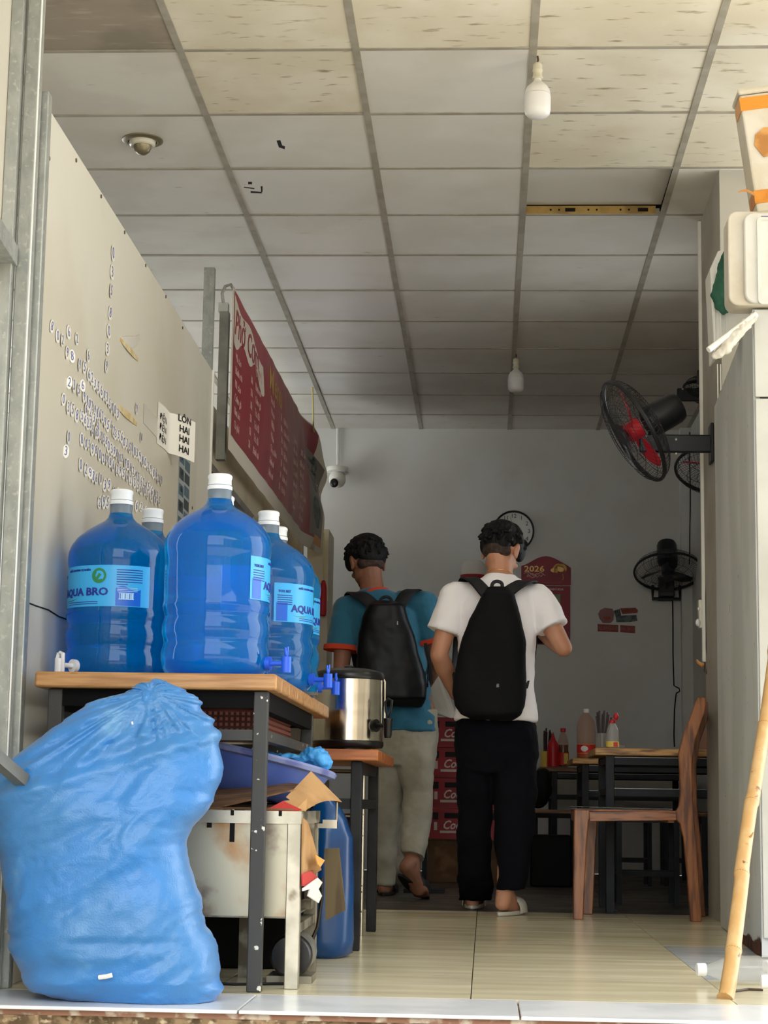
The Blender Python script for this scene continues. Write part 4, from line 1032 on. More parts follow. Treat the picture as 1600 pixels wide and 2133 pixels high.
o = MB().limb([atY(1489, 742, 5.62), atY(1512, 724, 5.62), atY(1540, 690, 5.64), atY(1570, 660, 5.66)], [.012, .019, .018, .012]).build('plastic_wrap', 'plastic_wrap', wp); fuse(o, .004, 2); displace(o, .016, .014)

# ------------------------------------------------------------------ back wall: clock, calendar, sticker, camera, dome
WY = 12.56
ck = atY(1070, 1107, WY); cl = thing('wall_clock', 'round white wall clock with a thin black rim behind the man in white', 'clock', (ck.x, WY-.03, ck.z))
FK = frame((ck.x, WY-.002, ck.z), (1, 0, 0), (0, 0, 1), (0, -1, 0))
MB().lathe([(.128, 0), (.139, .002), (.140, .028), (.134, .033), (.129, .03), (.128, .012)], 48, FK, cap=False).build('clock_rim', 'print_black', cl)
MB().lathe([(.001, .010), (.129, .010), (.129, .004)], 48, FK).build('clock_face', 'clock_face', cl)
t = MB()
for h in range(1, 13):
    a = pi/2-h*pi/6; letter(t, str(h), .040, FK @ Matrix.Translation((.104*math.cos(a), .104*math.sin(a), .0112)))
t.build('numerals', 'print_black', cl, smooth=False)['kind'] = 'stuff'
for nm, ang, ln, wd in (('hour_hand', pi*.62, .07, .008), ('minute_hand', pi*.57, .10, .006)):
    d = FK @ Vector((ln*math.cos(ang), ln*math.sin(ang), .014)); MB().bar(FK @ Vector((0, 0, .014)), d, .002, wd, hint=(0, 1, 0)).build(nm, 'print_black', cl, smooth=False)

c0, c1 = atY(1086, 1176, WY), atY(1189, 1343, WY)
cal = thing('wall_calendar', 'dark red block calendar with gold 2026 hanging on the back wall', 'calendar', ((c0.x+c1.x)/2, WY-.02, c1.z))
zt_ = atY(1137, 1159, WY).z; zm = atY(1137, 1220, WY).z; zs = c0.z
W_ = c1.x-c0.x; topp = [(c0.x, zm+.004), (c1.x, zm+.004), (c1.x, zs-.02)]+[(c1.x-W_*k/12, zs-.01+(zt_-zs+.01)*(math.sin(pi*k/12)**1.5)) for k in range(1, 12)]+[(c0.x, zs-.01)]
FC = frame((0, WY-.012, 0), (1, 0, 0), (0, 0, 1), (0, 1, 0))
MB().prism(topp, FC, .01).build('header_board', 'calendar_red', cal, smooth=False, bev=.002)
MB().prism([(c0.x, c1.z), (c1.x-.004, c1.z), (c1.x-.004, zm-.002), (c0.x, zm-.002)], FC, .01).build('lower_board', 'calendar_red', cal, smooth=False, bev=.002)
FT = frame((0, WY-.0135, 0), (1, 0, 0), (0, 0, 1), (0, -1, 0))
def tp_(px, py): v = atY(px, py, WY); return FT @ Matrix.Translation((v.x, v.z, .0))
t = MB(); letter(t, '2026', .055, tp_(1113, 1186), sx=1.25, bold=.001); t.build('year', 'gold', cal, smooth=False)
t = MB()
def wav(px0, px1, py, amp, th):
    a, b = atY(px0, py, WY), atY(px1, py, WY)
    t.tube([(a.x+(b.x-a.x)*k/16, WY-.014, a.z+amp*math.sin(k*1.9)+.006*math.sin(k*.5)) for k in range(17)], th, 5)
wav(1092, 1130, 1195, .003, .003); wav(1098, 1136, 1199, .008, .0025); wav(1097, 1118, 1202, .002, .002)
t.build('script_flourish', 'pale_pink', cal)
t = MB(); rx = random.Random(2); pc = atY(1163, 1186, WY)
for k in range(9):
    a = -.4+k*.42; r = .030+.012*rx.random()
    t.tube([(pc.x+.02+r*math.cos(a+q*.28)-.01, WY-.014, pc.z-.004+r*.8*math.sin(a+q*.28)+.006*q*.2) for q in range(6)], [.002, .006, .009, .008, .005, .002], 5)
t.ell((pc.x-.025, WY-.013, pc.z-.008), (.028, .002, .016)); t.ell((pc.x+.018, WY-.013, pc.z+.006), (.026, .002, .026)); t.tube([(pc.x+.03, WY-.0135, pc.z-.03), (pc.x+.035, WY-.0135, pc.z-.06), (pc.x+.028, WY-.0135, pc.z-.075)], .003, 5)
t.build('gold_emblem', 'gold', cal)['kind'] = 'stuff'
t = MB(); letter(t, 'ANH THANH HOA', .021, tp_(1146, 1228), bold=.0005); t.build('name_line', 'pale_pink', cal, smooth=False)
a_, b_ = atY(1118, 1214, WY), atY(1168, 1216, WY); MB().box((a_.x, WY-.0135, a_.z-.002), (b_.x, WY-.0125, a_.z+.0015)).build('rule', 'calendar_edge', cal, smooth=False)
a_, b_ = atY(1100, 1238, WY), atY(1167, 1288, WY); MB().box((a_.x, WY-.016, b_.z), (b_.x, WY-.0125, a_.z)).build('picture', 'photo_green', cal, smooth=False)
t = MB(); q_ = atY(1150, 1266, WY)
t.ell((q_.x, WY-.017, q_.z), (.022, .002, .018)).ell((q_.x-.02, WY-.017, q_.z+.03), (.016, .002, .04)).ell((q_.x+.01, WY-.017, q_.z-.026), (.04, .002, .016))
t.build('picture_figure', 'photo_dark', cal)
a_, b_ = atY(1103, 1292, WY), atY(1164, 1326, WY); MB().box((a_.x, WY-.03, b_.z), (b_.x, WY-.0125, a_.z)).build('page_block', 'label_white', cal, smooth=False)
q_ = atY(1118, 1332, WY); MB().ell((q_.x, WY-.028, q_.z), (.07, .012, .03)).build('pen_cup', 'black_matte', cal)

st = thing('food_sticker', 'faded burger shaped food sticker with brown lettering on the back wall', 'sticker', atY(1286, 1320, WY))
def flat(name, pts, m, z_=.003):
    MB().prism([(atY(x, y, WY).x, atY(x, y, WY).z) for x, y in reversed(pts)], frame((0, WY-z_, 0), (1, 0, 0), (0, 0, 1), (0, 1, 0)), .0028).build(name, m, st, smooth=False)
flat('bun', [(1246, 1279), (1250, 1271), (1260, 1266), (1276, 1268), (1280, 1276), (1278, 1292), (1272, 1298), (1256, 1298), (1249, 1289)], 'sticker_pink')
flat('bun_shade', [(1256, 1285), (1270, 1284), (1273, 1289), (1262, 1292)], 'sticker_red', .0036)
flat('leaf', [(1279, 1272), (1292, 1268), (1294, 1282), (1282, 1284)], 'sticker_grey')
flat('side_dish', [(1282, 1283), (1326, 1281), (1328, 1293), (1310, 1296), (1284, 1296)], 'sticker_grey')
flat('sausage', [(1292, 1267), (1324, 1266), (1329, 1271), (1328, 1277), (1296, 1279)], 'sticker_red', .0036)
flat('word_plate', [(1245, 1300), (1288, 1302), (1288, 1317), (1245, 1315)], 'sticker_red')
flat('word_plate', [(1292, 1302), (1323, 1304), (1323, 1319), (1292, 1317)], 'sticker_red')
t = MB(); p_ = atY(1266, 1308.5, WY); letter(t, 'BURGER', .038, FT @ Matrix.Translation((p_.x, p_.z, -.009))); p_ = atY(1307, 1310.5, WY); letter(t, 'MÌ BÒ', .034, FT @ Matrix.Translation((p_.x, p_.z, -.009)))
t.build('faded_lettering', 'sticker_pink', st, smooth=False)

cc = atY(703, 978, 12.45); cam_t = thing('security_camera', 'white dome security camera with a black lens on the back wall', 'camera', (cc.x, 12.45, cc.z-.12))
MB().lathe([(.001, .02), (.07, .018), (.074, .010), (.074, -.014), (.066, -.02), (.001, -.02)], 30, Matrix.Translation((cc.x, 12.46, cc.z+.0))).build('mount_disc', 'pvc_white', cam_t)
MB().box((cc.x-.05, 12.47, cc.z-.02), (cc.x+.05, 12.56, cc.z+.012)).build('arm', 'pvc_white', cam_t, bev=.004)
MB().ell((cc.x, 12.455, cc.z-.066), (.058, .058, .062), n=24, m=16).build('camera_ball', 'pvc_white', cam_t)
le = atY(696, 1006, 12.395); MB().ell(le, (.028, .012, .032), n=18, m=12).build('lens', 'black_plastic', cam_t)
cord('conduit_pipe', [atY(704, 893, 12.54), atY(704, 968, 12.54)], .010, 'conduit', 'white conduit rising from the security camera to the ceiling', 'conduit')
dm = atY(986, 1190, 12.45); d0 = thing('wall_dome', 'white rounded dome with a red lower rim on the wall left of the clock', 'lamp', (dm.x, 12.45, dm.z-.05))
MB().lathe([(.085, -.03), (.088, -.01), (.082, .03), (.066, .055), (.05, .066), (.001, .068)], 30, Matrix.Translation((dm.x, 12.42, dm.z))).build('dome', 'dome_white', d0)
MB().lathe([(.07, -.055), (.086, -.045), (.086, -.031), (.07, -.031)], 30, Matrix.Translation((dm.x, 12.42, dm.z))).build('red_rim', 'tassel_red', d0)

# ------------------------------------------------------------------ banner over the counter, posts, rope, tassel
b0, b1 = Vector((-1.115, 7.84, 0)), Vector((-1.158, 11.97, 0)); zt0, zb0 = 2.66, 1.935
Z1t, Z1b = 2.83, 2.03
bl_ = (b1-b0).length; bdir = (b1-b0).normalized(); bn = Vector((bdir.y, -bdir.x, 0))
def bpt(u, v, off=0.):
    zt_ = zt0+(Z1t-zt0)*u; zb_ = zb0+(Z1b-zb0)*u
    if u > .9: zt_ -= (u-.9)**1.5*6.0*.9
    z = zb_+(zt_-zb_)*v
    p = b0+bdir*(bl_*u)+Vector((0, 0, z))
    bulge = .02*math.sin(pi*v)*math.sin(pi*u)+.015*math.exp(-((u-.93)/.05)**2)*math.sin(v*7)
    wr = .010*noise.noise((u*16, v*2.2, 3))*(.3+u)
    if u > .72: wr += .022*(u-.72)/.28*math.sin((u*3.2+v*1.4)*9)*math.exp(-((v-.72)/.3)**2)
    if u > .84: bulge += .092*((u-.84)/.16)**1.4
    return p+bn*(bulge+wr+off)
ban = thing('menu_banner', 'long red menu banner with white lettering hung over the left counter', 'banner', (-1.1, 9.9, 1.94))
MB().sheet(lambda u, v: bpt(u, v), 120, 16, .0015, bn).build('banner_sheet', 'banner_cream', ban, angle=80)
MB().sheet(lambda u, v: bpt(.012+.93*u, .10+.89*v, .0012), 120, 16).build('red_print', 'banner_red', ban, angle=80)
MB().sheet(lambda u, v: bpt(.90+.085*u, .12+.70*v, .0018), 14, 12).build('photo_strip', 'banner_photo', ban, angle=80)
for vc, hh, m in ((.66, .15, 'menu_dark'), (.33, .14, 'menu_dark')):
    MB().sheet(lambda u, v: bpt(.945+.026*math.cos(2*pi*u)*v, vc+hh*math.sin(2*pi*u)*v, .0024), 24, 3).build('dish_photo', 'sticker_grey', ban)
MB().sheet(lambda u, v: bpt(.93+.055*u, .05+.08*v, .0024), 4, 2).build('orange_corner', 'banner_orange', ban)
def blob(u, v): return bpt(.014+.27*u, (.965-.13*u-.03*math.sin(u*9)) - v*(.25-.09*u+.05*math.sin(u*14+1)), .002)
MB().sheet(blob, 40, 8).build('title_patch', 'banner_cream', ban)
def bwarp(u0, v0, off=.003): return lambda p: bpt(u0+p.x/bl_, v0+p.y/.75, off+p.z)
t = MB(); letter(t, 'Phở Cơm', .17, None, warp=bwarp(.125, .80), align='CENTER', shear=.25, bold=.002, sx=1.35); t.build('title_lettering', 'banner_red', ban, smooth=False)
t = MB(); letter(t, 'Menu', .20, None, warp=bwarp(.42, .82), shear=.3, bold=.001, sx=1.5); t.build('menu_lettering', 'banner_gold', ban, smooth=False)
t = MB(); rl = random.Random(8)
words = ['Cơm gà', 'Phở bò', 'Bún bò', 'Mì xào', 'Cơm sườn', 'Hủ tiếu', 'Bánh mì', 'Trà đá', 'Cà phê']
for ci, u0 in enumerate((.03, .20, .36, .52, .67, .80)):
    for r_ in range(6 if ci < 2 else 7):
        v = (.60 if ci < 2 else .68)-r_*.083
        if v < .13: continue
        letter(t, rl.choice(words), .052, None, warp=bwarp(u0, v), align='LEFT', sx=1.3)
        if ci % 2 == 0: letter(t, rl.choice(['25k', '30k', '35k']), .05, None, warp=bwarp(u0+.125, v), align='LEFT')
letter(t, 'CƠM', .085, None, warp=bwarp(.20, .71), align='LEFT', sx=1.3)
t.build('menu_lines', 'banner_text', ban, smooth=False)['kind'] = 'stuff'

pg = atX(434, 640, -1.25); ps = thing('steel_post', 'grey steel post rising behind the cream board, left of the banner', 'post', (-1.25, 8.05, 0))
MB().box((-1.275, 8.03, 0), (-1.228, 8.07, 2.80)).build('post', 'galvanised', ps, smooth=False)
bp = thing('banner_post', 'dark galvanised square post with a hook carrying the near end of the banner', 'post', (-1.17, 7.9, 0))
MB().box((-1.178, 7.89, 1.90), (-1.138, 7.94, 2.56)).build('post', 'galv_dull', bp, smooth=False)
MB().box((-1.185, 7.895, 2.56), (-1.143, 7.935, 2.60)).build('post_cap', 'galvanised', bp, smooth=False)
MB().tube([(-1.165, 7.9, 2.60), (-1.17, 7.89, 2.64), (-1.155, 7.88, 2.67), (-1.13, 7.87, 2.675), (-1.118, 7.86, 2.655)], .007, 8).build('hook', 'galvanised', bp)
MB().box((-1.255, 12.06, 0), (-1.205, 12.11, 2.82)).build('far_banner_post', 'galv_dull', loc=(-1.165, 12.02, 0), smooth=False)
tag(bpy.data.objects['far_banner_post'], 'grey post behind the far end of the banner', 'post')
cord('yellow_rope', [atY(650, 782, 11.2), atY(652, 840, 11.4), atY(653, 895, 11.6), atY(657, 910, 11.75), atY(659, 930, 11.85)], .005, 'rope_yellow', 'thin yellow rope from the ceiling grid to the far banner corner', 'rope')
ta = thing('red_tassel', 'red tassel hanging on a yellow string beside the end board', 'tassel', atY(672, 1283, 11.95))
MB().tube([atY(x, y, 11.95) for x, y in ((668, 1098), (675, 1110), (676, 1150), (675, 1205))], .0035, 6).build('string', 'rope_yellow', ta)
q = atY(674, 1208, 11.95); T = Matrix.Translation(q)
MB().lathe([(.001, 0), (.010, -.004), (.016, -.022), (.022, -.05), (.024, -.2), (.021, -.228), (.014, -.235), (.001, -.236)], 16, T).build('tassel_body', 'tassel_red', ta)

# ------------------------------------------------------------------ notice and poster on the cream board
nb = thing('paper_notice', 'peeling white paper notice with black capitals on the cream board', 'notice', atX(345, 930, PX))
n0, n1 = atX(330, 860, PX), atX(356, 880, PX)
ya, yb, yc = 6.10, 6.36, 6.50
za, zb2 = 1.90, 1.60
ya = atX(327, 880, PX).y; yb = atX(351, 900, PX).y
zt_, zb_ = atX(340, 850, PX).z, atX(345, 945, PX).z
def ntc(u, v):
    if u < .45: p = Vector((PX+.002, ya+(yb-ya)*u/.45, 0))
    else:
        k = (u-.45)/.55; a = .95*k
        p = Vector((PX+.002+.078*k+.006*math.sin(k*3), yb+.085*k, 0))
    return p+Vector((0, 0, zb_+(zt_-zb_)*v+.01*math.sin(u*4)))
MB().sheet(ntc, 24, 8, .0006, (1, -.4, 0)).build('sheet', 'paper_white', nb, angle=80)
t = MB()
def nwarp(u0, v0): return lambda p: ntc(u0+p.x/.30, v0+p.y/(zt_-zb_))+Vector((.0014, -.0014, 0))
for v, s in ((.93, 'LÔN'), (.68, 'HAI'), (.44, 'HAI'), (.19, 'HAI')): letter(t, s, .034, None, warp=nwarp(.74, v), bold=.0009, sx=1.2)
for v in (.68, .44, .19): letter(t, 'ĐIỆN', .034, None, warp=nwarp(.21, v), sx=.95)
t.build('lettering', 'print_black', nb, smooth=False)['kind'] = 'stuff'
MB().sheet(lambda u, v: Vector((PX+.0015, ya-.25+.25*u, zb_+.02+(zt_-zb_-.08)*v)), 2, 2, .0005, (1, 0, 0)).build('pale_sheet', 'film', nb, smooth=False)
ps2 = thing('blue_poster', 'narrow faded blue poster with grey boxes on the cream board behind the notice', 'poster', atX(385, 1000, PX))
pa, pb = atX(371, 1000, PX), atX(395, 1000, PX); zt2, zb3 = atX(384, 905, PX).z, atX(384, 1092, PX).z-.05
def pos(u, v): return Vector((PX+.0012, pa.y+(pb.y-pa.y)*u, zb3+(zt2-zb3)*v))
mat('poster_grey', (150, 158, 160), r=.5); mat('poster_blue', (72, 92, 104), r=.5); mat('poster_dark', (48, 56, 58), r=.5)
MB().sheet(pos, 2, 4, .0008, (1, 0, 0)).build('sheet', 'poster_grey', ps2, smooth=False)
def pr(name, u0, u1, v0, v1, m):
    MB().sheet(lambda u, v: pos(u0+(u1-u0)*u, v0+(v1-v0)*v)+Vector((.0006, 0, 0)), 1, 1, .0004, (1, 0, 0)).build(name, m, ps2, smooth=False)
pr('header', .05, .95, .86, .98, 'poster_blue')
for k in range(6): pr('box_print', .52, .95, .02+.13*k, .12+.13*k, 'poster_blue' if k % 2 else 'poster_dark')
for k in range(5): pr('box_print', .05, .45, .05+.16*k, .16+.16*k, 'poster_dark' if k % 2 else 'poster_blue')
t = MB()
for k in range(5): letter(t, 'CẮT' if k % 2 else 'SỬA', .05, None, warp=(lambda k: (lambda p: pos(.25+p.x/.6, .11+.16*k+p.y/.7)+Vector((.0013, 0, 0))))(k))
t.build('lettering', 'poster_grey', ps2, smooth=False)
# ------------------------------------------------------------------ wooden chair in profile, back to the right
ch = thing('wooden_chair', 'reddish wooden chair seen from the side, menu on its seat, back to the right wall', 'chair', (.62, 7.68, 0))
CY0, CY1 = 7.50, 7.90
def cpx(px, py, y=7.5): v = atY(px, py, y); return (v.x, max(0, v.z))
FCH = lambda y: frame((.058*(y-7.5)/.366, y, 0), (1, 0, 0), (0, 0, 1), (0, 1, 0))
fl_p = [cpx(1196, 1687), cpx(1228, 1687), cpx(1229, 1702), cpx(1226, 1712), cpx(1222, 1760), cpx(1215, 1917), cpx(1194, 1917)]
bl_p = [cpx(1466, 1452), cpx(1472, 1456), cpx(1468, 1485), cpx(1449, 1540), cpx(1442, 1590), cpx(1443, 1660), cpx(1446, 1700), cpx(1453, 1780), cpx(1462, 1928), cpx(1439, 1928), cpx(1432, 1830), cpx(1424, 1745), cpx(1416, 1715), cpx(1409, 1708), cpx(1408, 1690), cpx(1414, 1680), cpx(1418, 1650), cpx(1414, 1570), cpx(1424, 1530), cpx(1440, 1490), cpx(1453, 1452)]
rl_p = [cpx(1227, 1690), cpx(1409, 1689), cpx(1409, 1709), cpx(1228, 1711)]
for y in (CY0, CY1-.034):
    MB().prism(fl_p[::-1], FCH(y), .034).build('front_leg', 'wood_red', ch, smooth=False, bev=.004)
    MB().prism(bl_p[::-1], FCH(y), .034).build('back_leg', 'wood_red', ch, smooth=False, bev=.004)
    MB().prism(rl_p[::-1], FCH(y+.003), .028).build('seat_rail', 'wood_red_h', ch, smooth=False, bev=.003)
z_s = rl_p[0][1]
MB().box((fl_p[0][0]+.004, CY0+.037, z_s-.04), (fl_p[0][0]+.03, CY1-.037, z_s-.002)).build('front_rail', 'wood_red', ch, smooth=False, bev=.003)
MB().box((rl_p[1][0]-.03, CY0+.037, z_s-.04), (rl_p[1][0]-.004, CY1-.037, z_s-.002)).build('rear_rail', 'wood_red', ch, smooth=False, bev=.003)
MB().box((fl_p[0][0]+.002, CY0+.002, z_s), (rl_p[1][0]-.012, CY1-.002, z_s+.008)).build('seat', 'wood_red_h', ch, smooth=False, bev=.003)
for a, b in ((1470, 1500), (1520, 1545), (1560, 1585)):
    p, q = cpx(1459-(a-1470)*.33, a), cpx(1459-(b-1470)*.33, b)
    m0 = Vector(((p[0]+q[0])/2-.004, CY0+.036, (p[1]+q[1])/2)); m1 = m0+Vector((.05, CY1-CY0-.072, 0))
    MB().bar(m0, m1, .018, math.hypot(p[0]-q[0], p[1]-q[1]), hint=(p[0]-q[0], 0, p[1]-q[1])).build('back_slat', 'wood_red', ch, bev=.003)
mn = thing('menu_sheets', 'thin laminated menu lying on the seat of the wooden chair', 'menu', (.55, 7.7, z_s+.009))
for k, z in enumerate((.0085, .013)):
    MB().sheet(lambda u, v: Vector((atY(1190, 1680, 7.52).x+.40*u+.0*k, 7.53+.3*v, z_s+z+.002+(.004*(1-u)**2 if k else 0))), 12, 2, .002, (0, 0, 1)).build('sheet', 'menu_dark' if k == 0 else 'glass_clear', mn, smooth=False)

# ------------------------------------------------------------------ dining tables, dark steel frames and wooden tops
def dtable(label, x0, x1, y0, y1, z, leg0, m='wood_top'):
    t = thing('dining_table', label, 'table', ((x0+x1)/2, (y0+y1)/2, 0), 'steel framed dining tables')
    n = 3
    for k in range(n):
        a = y0+(y1-y0)*k/n; b = y0+(y1-y0)*(k+1)/n
        MB().box((x0, a+.0008, z-.03), (x1, b-.0008, z)).build('top_board', m, t, bev=.005)
    for x in (leg0, x1-.06):
        for y in (y0+.035, y1-.035):
            MB().box((x-.018, y-.018, 0), (x+.018, y+.018, z-.031)).build('leg', 'frame_dark', t, bev=.002)
    for y in (y0+.035, y1-.035):
        for zz in (z-.05, z-.18):
            MB().box((leg0+.019, y-.012, zz-.018), (x1-.079, y+.012, zz+.012)).build('long_rail', 'frame_dark', t, smooth=False)
            MB().box((leg0+.019, y-.0125, zz+.012), (x1-.079, y+.0125, zz+.014)).build('rail_edge', 'frame_edge', t, smooth=False)
    for x in (leg0, x1-.06):
        for zz in (z-.05, z-.18):
            MB().box((x-.012, y0+.054, zz-.015), (x+.012, y1-.054, zz+.012)).build('cross_rail', 'frame_dark', t, smooth=False)
    return t
A0 = atY(1242, 1556, 7.87); dtable('nearest steel framed dining table with a bark edged wooden top behind the chair', A0.x, A0.x+.86, 7.96, 8.52, atY(1242, 1558, 7.96).z, atY(1271, 1700, 7.98).x, 'wood_top')
B0 = atZ(1192, 1579, .688); dtable('second steel framed dining table carrying the big orange drink bottle', B0.x, B0.x+.9, B0.y, B0.y+.6, .688, B0.x+.07)
C0 = atZ(1120, 1597, .688); C0.y = min(C0.y, 11.7); zC = atY(1120, 1597, C0.y).z
dtable('third steel framed dining table near the back wall carrying the red sauce bottle', C0.x, C0.x+.95, C0.y, C0.y+.6, zC, C0.x+.09, 'wood_top_dark')
# stools
def stool():
    s = thing('low_stool', None, 'stool', (0, 0, 0), 'dark steel stools under the dining tables')
    MB().box((-.15, -.15, .40), (.15, .15, .418)).build('seat', 'wood_top_dark', s, bev=.004)
    for x in (-.13, .13):
        for y in (-.13, .13): MB().box((x-.012, y-.012, 0), (x+.012, y+.012, .399)).build('leg', 'frame_dark', s, smooth=False)
        MB().box((x-.009, -.117, .13), (x+.009, .117, .15)).build('side_rail', 'frame_dark', s, smooth=False)
        MB().box((x-.011, -.117, .37), (x+.011, .117, .398)).build('seat_rail', 'frame_dark', s, smooth=False)
    for y in (-.13, .13):
        MB().box((-.117, y-.009, .13), (.117, y+.009, .15)).build('cross_rail', 'frame_dark', s, smooth=False)
        MB().box((-.117, y-.011, .37), (.117, y+.011, .398)).build('seat_rail', 'frame_dark', s, smooth=False)
    return s
s0 = stool()
s0['label'] = 'dark steel stool under the nearest dining table, in front of the chair legs'
s0.location = (.74, 8.80, 0)
dup(s0, (1.12, 8.75, 0), label='dark steel stool under the nearest dining table, at the wall end')
dup(s0, (.42, 11.0, 0), label='dark steel stool between the second and third dining tables, at their left end')
dup(s0, (.80, 10.9, 0), label='dark steel stool behind the second dining table, middle of the row')
dup(s0, (1.16, 10.95, 0), label='dark steel stool behind the second dining table, by the wall')
bnz = thing('black_bench', 'low black bench with a wooden seat board at the left end of the far tables', 'bench', (.27, 10.35, 0))
bq = atY(1095, 1686, 10.35)
MB().box((bq.x, 10.42, bq.z-.02), (bq.x+.32, 10.68, bq.z)).build('seat', 'wood_top_dark', bnz, bev=.003)
for x in (bq.x+.015, bq.x+.27):
    for y in (10.44, 10.66): MB().box((x-.012, y-.012, 0), (x+.012, y+.012, bq.z-.021)).build('leg', 'frame_dark', bnz, smooth=False)
MB().box((bq.x+.03, 10.44, .0), (bq.x+.255, 10.66, .28)).build('black_crate', 'black_matte', bev=.01)
tag(bpy.data.objects['black_crate'], 'black plastic crate on the floor under the low bench', 'crate')
p = atY(1122, 1686, 10.53); p.z = bq.z+.001
o = MB().ell(p+Vector((0, 0, .10)), (.075, .07, .095)).ell(p+Vector((.02, 0, .17)), (.05, .05, .06)).build('black_bag', 'black_matte'); fuse(o, .008, 2); displace(o, .06, .02)
tag(o, 'dark bag standing on the low bench beside the man in white', 'bag')
p = atY(1152, 1740, 10.6); MB().box((p.x-.03, 10.58, .2), (p.x+.03, 10.62, .36)).build('clear_packet', 'glass_clear', bev=.006)
tag(bpy.data.objects['clear_packet'], 'pale plastic packet hanging below the far tables', 'packet')
bpy.data.objects['clear_packet'].location.z = .0

# ------------------------------------------------------------------ bottles and holders on the dining tables
def PRO(name, prof, T, m, parent, n=24): return MB().lathe(prof, n, T).build(name, m, parent, angle=50)
def base(px, py, y, z): v = atY(px, py, y); return Vector((v.x, y, z+.0008))
zA = atY(1242, 1558, 7.96).z; zB = .688
def scale_to(p, px_h, y): return px_h*y/3883.
# big orange drink bottle on table two
b = base(1221, 1577, B0.y+.12, zB); H = scale_to(b, 103, b.y); T = Matrix.Translation(b); k = H/.30
od = thing('drink_bottle', 'big clear drink bottle with red label and orange drink, white cap', 'bottle', b)
def sp(P): return [(r*k, z*k) for r, z in P]
PRO('bottle_shell', sp([(.03, .001), (.052, 0), (.056, .01), (.056, .02), (.054, .024), (.054, .085), (.056, .09), (.056, .13), (.054, .15), (.057, .16), (.054, .2), (.046, .232), (.03, .258), (.018, .27), (.0165, .28)]), T, 'pet_smoke', od)
PRO('drink', sp([(.03, .004), (.05, .004), (.053, .012), (.0525, .024), (.0525, .086), (.001, .087)]), T, 'drink_orange', od)
PRO('label', sp([(.0545, .026), (.0552, .026), (.0552, .086), (.0545, .086)]), T, 'label_red', od)
PRO('cap', sp([(.017, .272), (.0185, .274), (.0185, .292), (.014, .298), (.001, .299)]), T, 'label_white', od)
lb_ = MB()
for zz in (.03, .083): lb_.lathe(sp([(.0553, zz), (.0556, zz), (.0556, zz+.002), (.0553, zz+.002)]), 24, T, cap=False)
lb_.build('label_lines', 'label_yellow', od)
lb_ = MB(); lb_.ell(b+Vector((-.012*k, -.0535*k, .058*k)), (.022*k, .003, .018*k)); lb_.build('label_emblem', 'label_white', od)
# chopsticks holders
def holder(label, p, h, m, n_=14):
    o = thing('chopstick_holder', label, 'holder', p); T = Matrix.Translation(p)
    PRO('cup', [(.024, 0), (.027, .002), (.031, h*.42), (.029, h*.42), (.025, .006), (.001, .005)], T, m, o)
    b = MB(); r = random.Random(int(p.x*100)); 
    for i in range(n_):
        a = r.uniform(0, 2*pi); d = Vector((math.cos(a), math.sin(a), 0)); q = p+d*.012+Vector((0, 0, .008)); e = p+d*r.uniform(.02, .034)+Vector((r.uniform(.0, .015), 0, h*r.uniform(.85, 1.05)))
        b.tube([q, e], [.0035, .0045], 5)
    b.build('chopsticks', 'chopstick', o)['kind'] = 'stuff'
    return o
p = base(1254, 1556, 8.06, zA); holder('holder full of dark chopsticks on the nearest table beside the clear squeeze bottle', p, .155, 'glass_clear')
p = base(1137, 1594, C0.y+.14, zC); holder('holder of dark chopsticks on the third table, left of the red sauce bottle', p, .235, 'label_yellow')
# clear squeeze bottle with red flip cap
p = base(1276, 1556, 8.04, zA); T = Matrix.Translation(p)
sb = thing('squeeze_bottle', 'clear squeeze bottle with an open red flip cap on the nearest table', 'bottle', p)
PRO('bottle_shell', [(.018, 0), (.026, .001), (.0275, .01), (.026, .03), (.0275, .04), (.026, .06), (.027, .07), (.024, .085), (.016, .1), (.0115, .108), (.0115, .114)], T, 'pet_clear', sb)
PRO('label', [(.0275, .006), (.0282, .006), (.0282, .03), (.0275, .03)], T, 'label_yellow', sb)
PRO('cap', [(.013, .108), (.014, .11), (.013, .119), (.008, .122), (.001, .1225)], T, 'sauce_red', sb)
MB().ell(p+Vector((.016, 0, .136)), (.011, .010, .016)).build('flip_lid', 'sauce_red', sb)
MB().box(p+Vector((.002, -.0287, .008)), p+Vector((.02, -.0277, .026))).build('red_patch', 'label_red', sb, smooth=False)
p = base(1296, 1556, 8.1, zA); tag(MB().lathe([(.010, 0), (.0125, .002), (.0125, .014), (.010, .017), (.001, .0175)], 16, Matrix.Translation(p)).build('small_jar', 'glass_clear'), 'tiny clear jar right of the squeeze bottle', 'jar')
# sauce bottles on table three
p = base(1152, 1594, C0.y+.06, zC); T = Matrix.Translation(p)
rs = thing('sauce_bottle', 'red plastic chilli sauce bottle on the third table', 'bottle', p)
PRO('bottle_body', [(.03, 0), (.036, .002), (.037, .01), (.037, .12), (.034, .14), (.02, .165)], T, 'sauce_red', rs)
PRO('nozzle', [(.018, .162), (.016, .17), (.006, .20), (.002, .214), (.001, .215)], T, 'sauce_red', rs)
p = base(1173, 1594, C0.y+.10, zC); T = Matrix.Translation(p)
ss = thing('soy_bottle', 'dark soy sauce bottle with red cap on the third table', 'bottle', p)
PRO('bottle_shell', [(.028, 0), (.035, .002), (.036, .01), (.036, .09), (.033, .105), (.034, .14), (.033, .16), (.026, .19), (.014, .215), (.013, .225)], T, 'pet_smoke', ss)
PRO('soy_sauce', [(.02, .004), (.033, .006), (.034, .09), (.0315, .105), (.0325, .139), (.001, .14)], T, 'soy_dark', ss)
PRO('label', [(.0362, .012), (.0368, .012), (.0368, .09), (.0362, .09)], T, 'label_red', ss)
